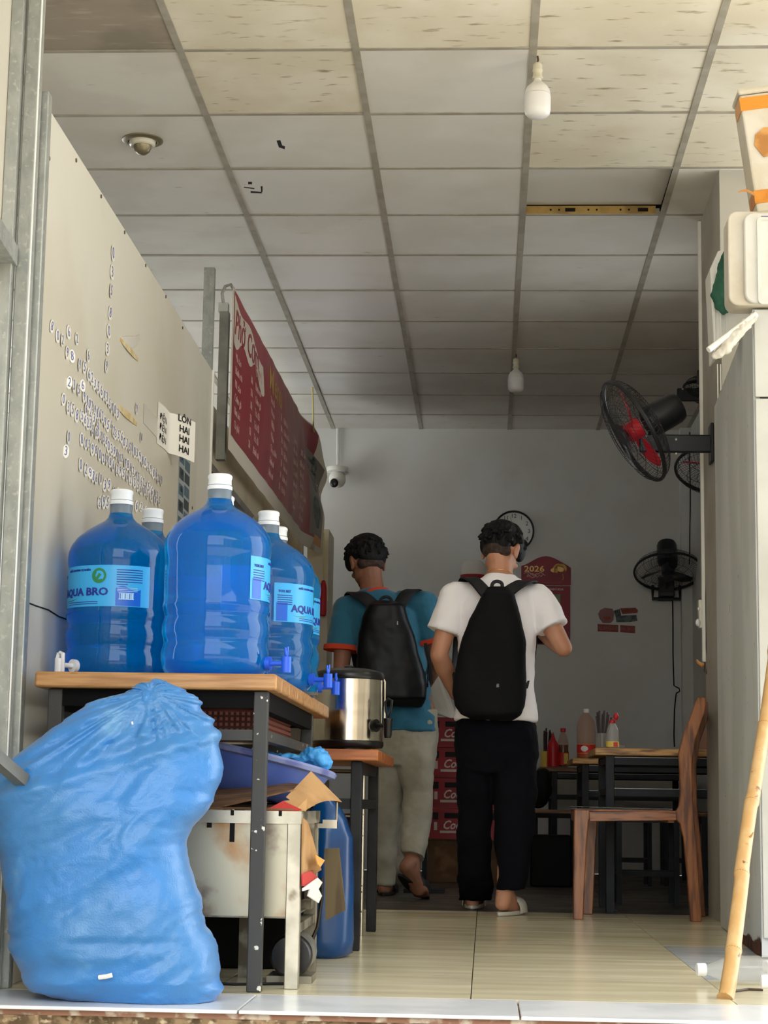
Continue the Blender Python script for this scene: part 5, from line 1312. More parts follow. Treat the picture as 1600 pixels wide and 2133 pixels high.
PRO('cap', [(.0145, .218), (.017, .22), (.017, .242), (.001, .244)], T, 'sauce_red', ss)
MB().box(p+Vector((.004, -.0385, .02)), p+Vector((.03, -.030, .085))).build('yellow_patch', 'label_yellow', ss, smooth=False)
p = base(1465, 1556, 8.10, zA); tag(MB().box(p+Vector((-.03, -.03, 0)), p+Vector((.03, .03, .095))).build('napkin_box', 'pet_smoke', bev=.004), 'translucent napkin box on the nearest table behind the chair back', 'box')

# ------------------------------------------------------------------ drink crates, carton and bags in the back
def crate(label, x, y, z):
    c = thing('drink_crate', label, 'crate', (x, y, z), 'red drink crates stacked at the back')
    W_, D_, H_ = .40, .30, .172
    MB().box((x, y+.004, z), (x+W_, y+D_, z+H_)).build('crate_body', 'crate_red', c, smooth=False, bev=.006)
    for nm, a, b2, z0, z1, m in (('hand_hole', .085, .315, .118, .148, 'crate_hole'), ('side_hole', .02, .05, .11, .15, 'crate_hole'), ('side_hole', .35, .38, .11, .15, 'crate_hole'), ('side_slot', .026, .044, .05, .095, 'crate_white'),
                                 ('white_band', .06, .34, .034, .048, 'crate_white')):
        MB().box((x+a, y+.0015, z+z0), (x+b2, y+.006, z+z1)).build(nm, m, c, smooth=False)
    MB().box((x-.003, y, z+H_-.014), (x+W_+.003, y+.01, z+H_-.001)).box((x-.003, y, z+.001), (x+W_+.003, y+.01, z+.012)).build('lip', 'crate_red', c, smooth=False)
    t = MB(); letter(t, 'Coca-Cola', .068, frame((x+.2, y+.0035, z+.078), (1, 0, 0), (0, 0, 1), (0, -1, 0)), shear=.35, bold=.0015, sx=.86)
    t.build('lettering', 'crate_white', c, smooth=False)
cx = atY(896, 1600, 10.8).x
for k, lb in enumerate(('lowest of the four red drink crates, standing on the brown carton', 'second red drink crate from the bottom of the stack', 'third red drink crate from the bottom of the stack', 'topmost of the four red drink crates behind the men')):
    crate(lb, cx, 10.8, .242+k*.1735)
cb_ = thing('brown_carton', 'brown cardboard carton on the floor under the red crate stack', 'carton', (cx+.2, 10.95, 0))
MB().box((cx-.01, 10.78, 0), (cx+.42, 11.12, .235)).build('carton_body', 'carton_brown', cb_, smooth=False, bev=.004)
MB().box((cx+.03, 10.7785, .03), (cx+.2, 10.782, .2)).build('side_flap', 'card_dark', cb_, smooth=False)
MB().box((cx-.012, 10.775, .236), (cx+.422, 11.12, .241)).build('carton_lid', 'carton_brown', cb_, smooth=False)
# pale plastic sheet / bag hanging between the men
ps_ = MB()
tri = [(888, 1338, 9.45), (902, 1352, 9.45), (946, 1478, 9.45), (958, 1492, 9.45), (940, 1496, 9.4), (903, 1486, 9.4), (898, 1440, 9.4), (889, 1400, 9.45)]
P = [atY(*q) for q in tri]
ps_.add(P+[p+Vector((0, .05, 0)) for p in P], [tuple(range(7, -1, -1)), tuple(range(8, 16))]+[(i, (i+1) % 8, 8+(i+1) % 8, 8+i) for i in range(8)])
o = ps_.build('pale_bag', 'bag_pale', smooth=False, bev=.008)
tag(o, 'pale grey plastic bag hanging between the two men above the red crates', 'bag')
po = thing('dark_stand', 'dark upright post beside the teal shirt holding the pale bag', 'post', (-.29, 9.5, 0))
q = atY(889, 1420, 9.52)
MB().box((q.x-.012, 9.51, 0), (q.x+.012, 9.535, q.z+.06)).build('post', 'frame_dark', po, smooth=False)
MB().box((q.x-.1, 9.44, 0), (q.x+.1, 9.6, .02)).build('base', 'frame_dark', po, smooth=False)
MB().box((q.x-.01, 9.46, q.z+.04), (q.x+.16, 9.51, q.z+.056)).build('arm', 'frame_dark', po, smooth=False)
# green and white sack with a black bundle, between the walking man's legs
q = atY(826, 1745, 10.2)
o = MB().ell((q.x, 10.25, .22), (.10, .08, .21)).ell((q.x+.02, 10.25, .10), (.10, .08, .10)).build('pale_sack', 'bag_pale'); fuse(o, .01, 3); displace(o, .08, .03)
tag(o, 'pale rice sack standing on the floor behind the walking man', 'sack')
o = MB().ell((q.x+.01, 10.25, .47), (.098, .075, .065)).build('green_bag', 'bag_green'); fuse(o, .01, 2); displace(o, .06, .02)
tag(o, 'green bag lying on the pale rice sack', 'bag')
o = MB().ell((q.x-.0, 10.22, .59), (.085, .07, .07)).ell((q.x+.05, 10.22, .62), (.05, .05, .05)).build('black_bundle', 'black_matte'); fuse(o, .01, 2); displace(o, .05, .02)
tag(o, 'black bundle on top of the green bag', 'bundle')

# ------------------------------------------------------------------ bamboo pole, empty bottles, bits at the right edge
bm = thing('bamboo_pole', 'yellow bamboo pole leaning on the grey cabinet at the right edge', 'pole', atZ(1512, 2080))
e0, e1 = atZ(1511, 2081)+Vector((0, 0, .001)), atY(1652, 1070, 5.62)
pts = []; rad = []
nodes = [.0, .078, .21, .345, .50, .66, .82, 1.]
for a, b in zip(nodes, nodes[1:]):
    for f in (0, .04, .10, .5, .90, .96): t_ = a+(b-a)*f; pts.append(e0.lerp(e1, t_)); rad.append((.0190-.0035*t_)*(1.10 if f in (0,) else (1.03 if f in (.04, .96) else 1)))
pts.append(e1); rad.append(.0125)
for i, p in enumerate(pts): p += Vector((.004*math.sin(i*.31), 0, 0))
MB().tube(pts, rad, 20).build('culm', 'bamboo', bm, angle=60)
for t_ in nodes[1:-1]:
    c = e0.lerp(e1, t_); d = (e1-e0).normalized(); i_ = min(range(len(pts)), key=lambda k: (pts[k]-c).length); c = pts[i_]
    MB().tube([c-d*.003, c-d*.001, c+d*.001, c+d*.003], [.0184-.0035*t_, .0208-.0035*t_, .0208-.0035*t_, .0184-.0035*t_], 20).build('node_ring', 'bamboo_node', bm)
c = e0.lerp(e1, .255); d = Vector((.018, -.012, .012)); c = pts[min(range(len(pts)), key=lambda k: (pts[k]-c).length)]
MB().tube([c+Vector((.002, -.0165, 0)), c+Vector((.010, -.018, .004)), c+Vector((.016, -.015, .014))], [.004, .003, .0015], 6).build('twig_stub', 'bamboo_node', bm)
PET = [(.012, 0), (.0125, .014), (.014, .018), (.020, .035), (.031, .062), (.034, .08), (.034, .10), (.0325, .105), (.034, .11), (.034, .14), (.0325, .145), (.034, .15), (.034, .20), (.031, .213), (.02, .217)]
CAP = [(.0145, -.012), (.0155, -.010), (.0155, .008), (.0145, .010), (.012, .010)]
def petb(label, p, axis, s=1., m='pet_clear'):
    b = thing('plastic_bottle', label, 'bottle', p); ax = Vector(axis).normalized(); x, y, z = basis(ax)
    T = frame(p, x, y, ax)
    MB().lathe([(r*s, z*s) for r, z in PET], 28, T).build('bottle_shell', m, b, angle=60)
    MB().lathe([(r*s, z*s) for r, z in CAP], 20, T).build('cap', 'cap_white', b, angle=30)
    return b
p = atZ(1464, 2052); p = Vector((p.x, p.y+.02, .0362)); petb('empty clear bottle lying on the floor, white cap toward the left of the bamboo', p, (1, .12, 0), 1.06)
p = atZ(1600, 2078); p.z = .0362; petb('empty clear bottle lying at the right frame edge, white cap just showing', p+Vector((-.003, .0, 0)), (1, -.05, 0), 1.06)
p = atZ(1598, 2050); b5 = petb('large empty smoky bottle standing on its cap end at the right frame edge', Vector((p.x+.02, p.y+.09, .0365)), (.9, .4, 0), 1.05, 'pet_smoke')
b5['label'] = 'larger empty smoky bottle lying behind the others by the cabinet foot'
b5.location = b5.location
o = MB().tube([atZ(1530, 2070)+Vector((0, .02, .004)), atZ(1560, 2066)+Vector((0, .02, .004)), atZ(1592, 2067)+Vector((0, .02, .004))], .0035, 6).build('thin_stick', 'cord_brown')
tag(o, 'thin brown stick lying on the floor right of the bamboo foot', 'stick')
# ------------------------------------------------------------------ the two men
mat('skin', (196, 142, 112), r=.55, sss=.12, c2=(184, 128, 98), sc=8)
mat('skin_dark', (150, 102, 78), r=.55, sss=.12, c2=(138, 92, 70), sc=8)
mat('hair_black', (13, 12, 14), r=.62, bump=1., bsc=190, bst=(1, 1, .15), spec=.3)
mat('hair_short', (34, 27, 24), r=.75, c2=(84, 60, 48), sc=60, lo=.3, hi=.75)
mat('shirt_white', (250, 245, 247), r=.85, sheen=.2, bump=.08, bsc=300)
mat('shirt_teal', (40, 104, 130), r=.85, sheen=.2, bump=.08, bsc=300)
mat('trim_orange', (206, 66, 36), r=.8)
mat('trousers_black', (9, 10, 16), r=.9, spec=.15)
mat('trousers_grey', (170, 164, 146), r=.88, c2=(154, 148, 130), sc=6, sheen=.1)
mat('pack_black', (17, 17, 20), r=.8, spec=.2, c2=(13, 13, 16), sc=5, bump=.1, bsc=200)
mat('pack_glossy', (10, 11, 16), r=.45, spec=.3, c2=(8, 9, 13), sc=5)
mat('strap', (20, 20, 24), r=.7)
mat('slipper_pale', (206, 200, 186), r=.6)
mat('slipper_black', (26, 26, 26), r=.6)
mat('eye_white', (230, 226, 220), r=.3); mat('lip', (150, 84, 74), r=.5)
mat('gold_chain', (226, 170, 100), r=.3, m=.8)

def rotz(a): return Matrix.Rotation(a, 4, 'Z')
def head_frame(c, turn, bow, tilt=0.):
    """local head axes: +Y is where the face looks, +Z up; turn >0 turns to the right of the picture"""
    return Matrix.Translation(c) @ Matrix.Rotation(-turn, 4, 'Z') @ Matrix.Rotation(tilt, 4, 'Y') @ Matrix.Rotation(-bow, 4, 'X')
def add_head(b, H, s=1.):
    def E(c, r): b.ell(H @ (Vector(c)*s), tuple(v*s for v in r), M=H.to_3x3().to_4x4(), n=20, m=14)
    E((0, -.008, .03), (.072, .090, .085))          # skull
    E((0, .022, -.03), (.060, .066, .078))          # face
    E((0, .040, -.078), (.040, .046, .034))         # jaw and chin
    E((-.030, .012, -.062), (.030, .05, .036)); E((.030, .012, -.062), (.030, .05, .036))
    E((0, .082, .022), (.046, .012, .012))          # brow
    E((0, .094, -.018), (.010, .014, .022)); E((0, .100, -.032), (.014, .012, .010))   # nose
    E((0, .086, -.062), (.022, .012, .007)); E((0, .085, -.072), (.019, .011, .007))   # lips
    E((-.034, .074, -.026), (.02, .014, .016)); E((.034, .074, -.026), (.02, .014, .016))  # cheeks
    for sg in (-1, 1):                              # ears
        E((sg*.074, -.010, -.012), (.010, .018, .030)); E((sg*.080, -.016, .004), (.007, .017, .020)); E((sg*.076, -.004, -.034), (.007, .010, .011))
def add_hand(b, wr, d, palm_n, s=1., curl=.5, thumb=1):
    """palm and five fingers from the wrist along d; palm_n faces the inside of the hand"""
    d = Vector(d).normalized(); n = Vector(palm_n); n = (n-d*n.dot(d)).normalized(); x = d.cross(n)
    b.limb([wr, wr+d*.03*s], [.024*s, .026*s])
    for k in (-1.5, -.5, .5, 1.5): b.limb([wr+d*.02*s+x*k*.012*s, wr+d*.088*s+x*k*.019*s], [.015*s, .0125*s], 8)
    for k, ln in zip((-1.5, -.5, .5, 1.5), (.062, .078, .072, .056) if thumb > 0 else (.056, .072, .078, .062)):
        q = wr+d*.088*s+x*k*.019*s; pts = [q]; a = 0
        for j in range(3):
            a += curl*(.6+.4*j); pts.append(pts[-1]+(d*math.cos(a)+n*math.sin(a))*ln*s*(.42, .32, .26)[j])
        b.limb(pts, [.0105*s, .0098*s, .009*s, .0078*s], 8)
    sx = -1.0*thumb
    q = wr+d*.025*s+x*sx*.024*s
    b.limb([q, q+(d*.7+x*sx*.6+n*.25)*.036*s, q+(d*1.1+x*sx*.75+n*.5)*.058*s], [.014*s, .011*s, .009*s], 8)
def add_foot(b, ankle, heel, ball, toe, s=1.):
    b.limb([ankle, heel], [.036*s, .031*s]); b.limb([heel, heel.lerp(ball, .5)+Vector((0, 0, .006)), ball], [.029*s, .030*s, .032*s])
    b.limb([ankle, heel.lerp(ball, .55)+Vector((0, 0, .02)), ball], [.036*s, .032*s, .026*s])
    ax = (toe-ball).normalized(); sd = ax.cross(Vector((0, 0, 1))).normalized()
    for k, l in zip((-2, -1, 0, 1, 2), (.9, 1, .96, .9, .8)): b.limb([ball+sd*k*.0145*s, ball+(toe-ball)*l+sd*k*.0145*s], [.013*s, .010*s], 8)
def cone_loft(b, secs, n=28):
    """secs: (centre, half width vector, half depth vector)"""
    rings = []
    for c, hx, hy in secs:
        rings.append([Vector(c)+Vector(hx)*math.copysign(abs(math.cos(a))**.85, math.cos(a))+Vector(hy)*math.copysign(abs(math.sin(a))**.85, math.sin(a)) for a in [2*pi*i/n for i in range(n)]])
    return b.loft(rings)
def hx(w_, a=0.): return Vector((w_*math.cos(a), w_*math.sin(a), 0))
def hy(d_, a=0.): return Vector((-d_*math.sin(a), d_*math.cos(a), 0))
def ribbon(b, pts, nrms, w_, th):
    rings = []
    for i, p in enumerate(pts):
        p = Vector(p); t = (Vector(pts[min(i+1, len(pts)-1)])-Vector(pts[max(i-1, 0)])).normalized(); n = Vector(nrms[i]); n = (n-t*n.dot(t)).normalized(); x = t.cross(n); ww = w_[i] if isinstance(w_, (list, tuple)) else w_
        rings.append([p+x*ww/2, p+x*ww*.4+n*th, p-x*ww*.4+n*th, p-x*ww/2, p-x*ww*.4-n*th*.2, p+x*ww*.4-n*th*.2])
    return b.loft(rings)
def smooth_pts(pts, k=5):
    """Catmull-Rom"""
    P = [Vector(p) for p in pts]; out = []
    for i in range(len(P)-1):
        a, b, c, d = P[max(i-1, 0)], P[i], P[i+1], P[min(i+2, len(P)-1)]
        for j in range(k):
            t = j/k; out.append(.5*((2*b)+(c-a)*t+(2*a-5*b+4*c-d)*t*t+(3*b-a-3*c+d)*t**3))
    return out+[P[-1]]

def person(J, lab, skin, shirt, trousers, sleeve_trim=None, s=1.):
    o = thing('person', lab, 'person', J['base'])
    b = MB()
    tz = J['a']
    cone_loft(b, [(J['hipc']+Vector((0, 0, -.09*s)), hx(.10*s, tz), hy(.085*s, tz)), (J['hipc'], hx(.150*s, tz), hy(.10*s, tz)), (J['waist'], hx(.125*s, tz), hy(.088*s, tz)), (J['chest'], hx(.150*s, tz), hy(.10*s, tz)), (J['chest']+(J['neck']-J['chest'])*.62, hx(.135*s, tz), hy(.085*s, tz)), (J['neck']+Vector((0, 0, -.035)), hx(.075*s, tz), hy(.06*s, tz)), (J['neck']+Vector((0, 0, -.01)), hx(.05*s, tz), hy(.05*s, tz))])
    b.limb([J['neck']-Vector((0, 0, .05)), J['neck'].lerp(J['head'], .45), J['head']+J['H'].to_3x3() @ Vector((0, -.02, -.03))], [.058*s, .053*s, .055*s], 16)
    add_head(b, J['H'], s)
    for sd in ('l', 'r'):
        b.limb([J['sh'+sd], J['sh'+sd].lerp(J['el'+sd], .45), J['el'+sd]], [.050*s, .045*s, .037*s], 14)
        m_ = J['el'+sd].lerp(J['wr'+sd], .3)
        b.limb([J['el'+sd], m_, J['wr'+sd]], [.037*s, .040*s, .025*s], 14)
        add_hand(b, J['wr'+sd], J['hd'+sd], J['pn'+sd], s, J.get('curl', .5), J['th'+sd])
        b.limb([J['hip'+sd], J['kn'+sd]], [.080*s, .056*s], 14)
        m_ = J['kn'+sd].lerp(J['an'+sd], .3)+Vector((0, -.012, 0))
        b.limb([J['kn'+sd], m_, J['an'+sd]], [.052*s, .052*s, .034*s], 14)
        add_foot(b, J['an'+sd], J['he'+sd], J['ba'+sd], J['to'+sd], s)
    body = b.build('body', skin, o); fuse(body, .0048, 5)
    H = J['H']
    for sg in (-1, 1):
        MB().ell(H @ Vector((sg*.031*s, .080*s, .004*s)), (.012*s, .008*s, .009*s)).build('eye', 'eye_white', o)
        MB().ell(H @ Vector((sg*.031*s, .087*s, .004*s)), (.0055*s, .003, .0055*s)).build('iris', 'hair_black', o)
    # hair: cap over skull with tufts, and the shaved nape
    hb = MB()
    def E(c, r): hb.ell(H @ (Vector(c)*s), tuple(v*s for v in r), M=H.to_3x3().to_4x4(), n=20, m=14)
    for c, r in J['hair']: E(c, r)
    rr = random.Random(J['seed'])
    for k in range(230):
        a = rr.uniform(0, 2*pi); e = rr.uniform(-.45, 1.3)
        d = Vector((math.cos(a)*math.cos(e), math.sin(a)*math.cos(e), math.sin(e)))
        if d.y > .5 and d.z < .3: continue
        if e < -.1 and d.y > -.35: continue
        c = Vector((0, -.006, .040)); p0 = c+Vector((d.x*.082, d.y*.100, d.z*.084)); fl_ = Vector((d.x*.5+rr.uniform(-.4, .4), d.y*.5+rr.uniform(-.2, .2), -.75))
        p1 = p0+(d*.35+fl_*.8).normalized()*rr.uniform(.016, .032)
        hb.tube([H @ (p0*s), H @ (p0.lerp(p1, .5)*s+d*.003), H @ (p1*s)], [.010*s, .008*s, .003*s], 6)
    hr = hb.build('hair', 'hair_black', o); fuse(hr, .0036, 1)
    nb_ = MB()
    for c, r in J['nape']: nb_.ell(H @ (Vector(c)*s), tuple(v*s for v in r), M=H.to_3x3().to_4x4(), n=18, m=12)
    np_ = nb_.build('cropped_nape', 'hair_short', o); fuse(np_, .0042, 2); np_['label'] = 'closely cropped brown black hair at the nape'
    # shirt
    sb_ = MB(); cone_loft(sb_, J['shirt'])
    for sd in ('l', 'r'):
        p = [J['shin'+sd], J['sh'+sd], J['sh'+sd].lerp(J['el'+sd], J.get('slen', .58))]
        sb_.limb(p[:2], [.062*s, .070*s], 16)
        dl = (p[2]-p[1]).normalized(); xx, yy, zz = basis(dl)
        sb_.loft([sb_.ring(p[1]-dl*.02, xx, yy, .064*s, .064*s, 20), sb_.ring(p[1]+dl*.05, xx, yy, .074*s, .072*s, 20), sb_.ring(p[2], xx, yy, J.get('cuff', .074)*s, .066*s, 20)])
    sh = sb_.build('shirt', shirt, o); fuse(sh, .006, 4); displace(sh, .11, .022, depth=1); displace(sh, .045, .007)
    if sleeve_trim:
        for sd in ('l', 'r'):
            e = J['sh'+sd].lerp(J['el'+sd], J.get('slen', .58)); dl = (J['el'+sd]-J['sh'+sd]).normalized(); xx, yy, zz = basis(dl)
            tb_ = MB(); tb_.loft([tb_.ring(e-dl*.012, xx, yy, J.get('cuff', .074)*s+.005, .066*s+.006, 24), tb_.ring(e+dl*.012, xx, yy, J.get('cuff', .074)*s+.005, .066*s+.006, 24)]); tb_.build('sleeve_cuff', sleeve_trim, sh)
        n_ = J['neck']; d_ = (J['head']-n_).normalized(); xx, yy, zz = basis(d_)
        MB().tube([n_-d_*.022+xx*.062*s*math.cos(q)+yy*.064*s*math.sin(q) for q in [2*pi*i/28 for i in range(29)]], .009, 8, cap=False).build('collar', sleeve_trim, sh)
    # trousers
    tbm = MB(); cone_loft(tbm, J['hips'])
    for sd in ('l', 'r'): cone_loft(tbm, J['leg'+sd])
    tr_ = tbm.build('trousers', trousers, o); fuse(tr_, .007, 4); displace(tr_, .12, .024, depth=1); displace(tr_, .05, .010)
    return o
def slipper(o, heel, toe, wd, m, lift=0., strap_at=.62, th=.016):
    d = (toe-heel); L_ = d.length; d.normalize(); sdv = d.cross(Vector((0, 0, 1))).normalized(); n = sdv.cross(d)
    out = []
    for i in range(28):
        a = 2*pi*i/28; u = math.cos(a); v = math.sin(a); w_ = wd*(.86+.14*u)
        out.append(heel+d*(L_/2+L_/2*u)+sdv*(w_*v*(1-.18*u*u)))
    k = len(out)
    b = MB().add(out+[p+n*th for p in out], [tuple(range(k-1, -1, -1)), tuple(range(k, 2*k))]+[(i, (i+1) % k, k+(i+1) % k, k+i) for i in range(k)])
    so = b.build('slipper_sole', m, o, angle=50, bev=.004)
    st_ = MB(); pts = []; nn = []
    for i in range(11):
        a = pi*i/10; pts.append(heel+d*L_*strap_at+sdv*(wd*1.0*math.cos(a))+n*(th*.5+.058*math.sin(a)**.7)); nn.append(sdv*math.cos(a)+n*math.sin(a))
    ribbon(st_, pts, nn, L_*.30, .005)
    st_.build('slipper_strap', m, so, angle=60)

# ---- man in white
Y0 = 7.75; a_ = lambda x, y, dy=0.: atY(x, y, Y0+dy)
hd = a_(1045, 1148, .085)
H1 = head_frame(hd, .42, .50, .02)
fR, fL = atZ(1052, 1909), atZ(985, 1893)
legc = lambda x, y, dy, wx, wy: (a_(x, y, dy), hx(wx), hy(wy))
JW = dict(base=(.03, 7.75, 0), a=.05, seed=3, head=hd, H=H1, neck=a_(1040, 1206, .03), chest=a_(1034, 1300, .0), waist=a_(1032, 1420, .01), hipc=a_(1032, 1500, .0),
          shl=a_(947, 1247, .0), shr=a_(1118, 1247, .01), shinl=a_(990, 1240, .01), shinr=a_(1078, 1240, .02), ell=a_(914, 1364, -.02), elr=a_(1174, 1350, -.03), wrl=a_(950, 1448, .17), wrr=a_(1112, 1302, .20),
          hdl=(.6, .55, -.35), hdr=(-.7, .5, .2), pnl=(.3, -.2, .9), pnr=(-.2, -.2, .9), thl=-1, thr=1,
          hipl=a_(992, 1530, 0), hipr=a_(1072, 1530, 0), knl=a_(986, 1700, .10), knr=a_(1068, 1700, -.02),
          anl=Vector((fL.x+.0, fL.y+.0, .085)), anr=Vector((fR.x-.0, fR.y+.05, .095)))
for sd, f_, yw in (('l', fL, .05), ('r', fR, .35)):
    dr = Vector((math.sin(yw), math.cos(yw), 0)); an = JW['an'+sd]
    JW['he'+sd] = an+dr*-.03+Vector((0, 0, -.052)) if sd == 'l' else an+dr*-.03+Vector((0, 0, -.045))
    JW['ba'+sd] = an+dr*.125+Vector((0, 0, -.058 if sd == 'l' else -.066)); JW['to'+sd] = JW['ba'+sd]+dr*.055+Vector((0, 0, -.004))
JW['hair'] = [((0, -.012, .050), (.088, .104, .080)), ((0, .03, .082), (.070, .066, .048)), ((.045, .030, .034), (.036, .055, .046)), ((-.045, .025, .03), (.034, .055, .045)), ((.0, -.066, .014), (.068, .038, .050)), ((.03, -.06, -.004), (.034, .034, .036)), ((-.045, -.045, .0), (.034, .038, .05)), ((.060, .050, .030), (.022, .036, .048))]
JW['nape'] = [((0, -.055, -.020), (.058, .036, .040)), ((.03, -.045, -.03), (.035, .034, .030)), ((-.03, -.045, -.03), (.035, .034, .030))]
JW['shirt'] = [(a_(1032, 1502, .0), hx(.170), hy(.118)), (a_(1033, 1488, .0), hx(.171), hy(.118)), (a_(1032, 1420, .0), hx(.158), hy(.110)), (a_(1034, 1330, .0), hx(.163), hy(.115)), (a_(1036, 1262, .01), hx(.178), hy(.112)), (a_(1038, 1226, .02), hx(.150), hy(.092)), (a_(1040, 1206, .025), hx(.095), hy(.076)), (a_(1041, 1197, .03), hx(.062), hy(.064))]
JW['cuff'] = .082; JW['slen'] = .60
JW['hips'] = [(a_(1033, 1485, 0), hx(.158), hy(.105)), (a_(1034, 1530, 0), hx(.172), hy(.122)), (a_(1034, 1580, 0), hx(.172), hy(.118)), (a_(1034, 1610, 0), hx(.160), hy(.10))]
JW['legl'] = [legc(992, 1560, 0, .080, .10), legc(990, 1640, .03, .078, .090), legc(988, 1740, .10, .071, .080), legc(990, 1830, .2, .070, .078), (Vector((fL.x+.012, fL.y-.0, .034)), hx(.073), hy(.078))]
JW['legr'] = [legc(1072, 1560, 0, .090, .10), legc(1072, 1640, -.02, .088, .092), legc(1070, 1740, -.05, .080, .082), (Vector((fR.x+.035, fR.y+.055, .155)), hx(.060), hy(.062)), (Vector((fR.x+.022, fR.y+.055, .105)), hx(.060), hy(.062))]
mw = person(JW, 'young man from behind in a white T-shirt and black trousers, head bowed to the right', 'skin', 'shirt_white', 'trousers_black')
n_ = JW['neck']; d_ = (JW['head']-n_).normalized(); xx, yy, zz = basis(d_)
MB().tube([n_+d_*(.004-.0*q)+xx*.060*math.cos(q)+yy*.062*math.sin(q)+Vector((0, 0, .006)) for q in [2*pi*i/40 for i in range(41)]], .0018, 6, cap=False).build('necklace', 'gold_chain', mw)
for sd in ('l', 'r'):
    dr = (JW['ba'+sd]-JW['he'+sd]); dr.z = 0; dr.normalize(); h_ = JW['he'+sd]-dr*.045; h_.z = .001; t_ = JW['to'+sd]+dr*.03; t_.z = .001
    slipper(mw, h_, t_, .046, 'slipper_pale')

# ---- backpack on the man in white
def backpack(label, outline, Yb, depth, m, straps, handle, smark=None, grp='black backpacks worn by the men'):
    """outline: (py, left px, right px) from the top; Yb = plane of the wearer's back"""
    p0 = atY((outline[-1][1]+outline[-1][2])/2, outline[-1][0], Yb-depth/2)
    bp_ = thing('backpack', label, 'backpack', p0, grp)
    b = MB(); rings = []; N = len(outline)
    for i, (py, l, r) in enumerate(outline):
        A, B = atY(l, py, Yb-depth*.45), atY(r, py, Yb-depth*.45); c = (A+B)/2; t = i/(N-1)
        dp = depth*.5*min(1, .35+1.3*math.sin(pi*min(1, .12+.62*t)))*(1 if i not in (0, N-1) else .5)
        c.y = Yb-dp*1.0
        rings.append([c+(B-A)/2*math.copysign(abs(math.cos(q))**.75, math.cos(q))+Vector((0, dp*math.copysign(abs(math.sin(q))**.75, math.sin(q)), 0)) for q in [2*pi*k/40 for k in range(40)]])
    b.loft(rings); body = b.build('bag_body', m, bp_); fuse(body, .006, 4); displace(body, .16, .02, depth=1); displace(body, .05, .004)
    for pts in straps:
        w_ = pts[0]; pp = smooth_pts([p for p, n in pts[1:]], 5); nn = []
        ns = [Vector(n) for p, n in pts[1:]]
        for i in range(len(ns)-1):
            for j in range(5): nn.append(ns[i].lerp(ns[i+1], j/5))
        nn.append(ns[-1])
        r_ = MB(); ribbon(r_, pp, nn, w_, .007); r_.build('shoulder_strap', 'strap', bp_, angle=50)
    hp = smooth_pts(handle, 4); r_ = MB(); r_.tube(hp, .0075, 8, flat=.6); r_.build('carry_loop', 'strap', bp_)
    if smark:
        q = atY(smark[0], smark[1], Yb-depth*1.02); MB().box(q+Vector((-.005, -.004, -.007)), q+Vector((.005, .004, .007))).build('logo_tab', 'glass_clear', bp_, smooth=False)
    return bp_
Yb = 7.635
ow = [(1222, 1015, 1058), (1240, 1004, 1072), (1262, 992, 1080), (1290, 978, 1087), (1330, 962, 1093), (1370, 952, 1096), (1410, 946, 1097), (1445, 944, 1097), (1470, 948, 1094), (1488, 960, 1086), (1499, 984, 1066)]
u3 = Vector((0, 0, 1)); bk_ = Vector((0, -1, .1))
stl = [.052, (atY(1022, 1248, Yb-.03), bk_), (atY(1006, 1228, Yb-.03), bk_+u3*.2), (atY(988, 1209, Yb-.005), bk_+u3*.8), (atY(975, 1205, Yb+.065), u3), (atY(968, 1210, Yb+.16), u3*.9+Vector((0, .6, 0))), (atY(962, 1240, Yb+.225), Vector((0, 1, .2))), (atY(955, 1310, Yb+.235), Vector((-.3, 1, 0))), (atY(948, 1400, Yb+.18), Vector((-1, .5, 0))), (atY(950, 1445, Yb+.03), Vector((-1, 0, 0)))]
str_ = [.052, (atY(1042, 1248, Yb-.03), bk_), (atY(1062, 1230, Yb-.03), bk_+u3*.2), (atY(1084, 1216, Yb-.005), bk_+u3*.8), (atY(1102, 1213, Yb+.065), u3), (atY(1112, 1219, Yb+.16), u3*.9+Vector((0, .6, 0))), (atY(1116, 1250, Yb+.225), Vector((0, 1, .2))), (atY(1112, 1310, Yb+.235), Vector((.3, 1, 0))), (atY(1108, 1390, Yb+.17), Vector((1, .5, 0))), (atY(1096, 1430, Yb+.02), Vector((1, 0, 0)))]
str_[0] = [.052]*30+[.040]*8+[.02]*60; stl[0] = str_[0]
bpw = backpack('matte black backpack worn by the man in the white T-shirt', ow, Yb, .13, 'pack_black', [stl, str_], [atY(1023, 1236, Yb-.03), atY(1026, 1216, Yb-.03), atY(1036, 1211, Yb-.03), atY(1046, 1217, Yb-.03), atY(1044, 1238, Yb-.03)], (1037, 1428))

# ---- man in teal, walking
Y0 = 9.0
hd = a_(764, 1172, .07); H2 = head_frame(hd, -.42, .42, -.03)
JT = dict(base=(-.5, 9.0, 0), a=-.08, seed=9, head=hd, H=H2, neck=a_(779, 1232, .02), chest=a_(806, 1310, .0), waist=a_(826, 1410, .0), hipc=a_(842, 1490, .0),
          shl=a_(722, 1272, .02), shr=a_(882, 1262, -.01), shinl=a_(760, 1262, .02), shinr=a_(840, 1258, 0), ell=a_(711, 1392, .0), elr=a_(908, 1376, .0), wrl=a_(728, 1440, .20), wrr=a_(880, 1440, .17),
          hdl=(.2, .8, -.2), hdr=(-.2, .8, -.1), pnl=(.8, 0, -.3), pnr=(-.8, 0, -.3), thl=-1, thr=1,
          hipl=a_(818, 1530, .04), hipr=a_(866, 1530, -.02), knl=a_(806, 1690, .12), knr=a_(874, 1652, -.02),
          anl=Vector((atZ(800, 1866).x, 9.16, .09)), anr=a_(858, 1794, -.22))
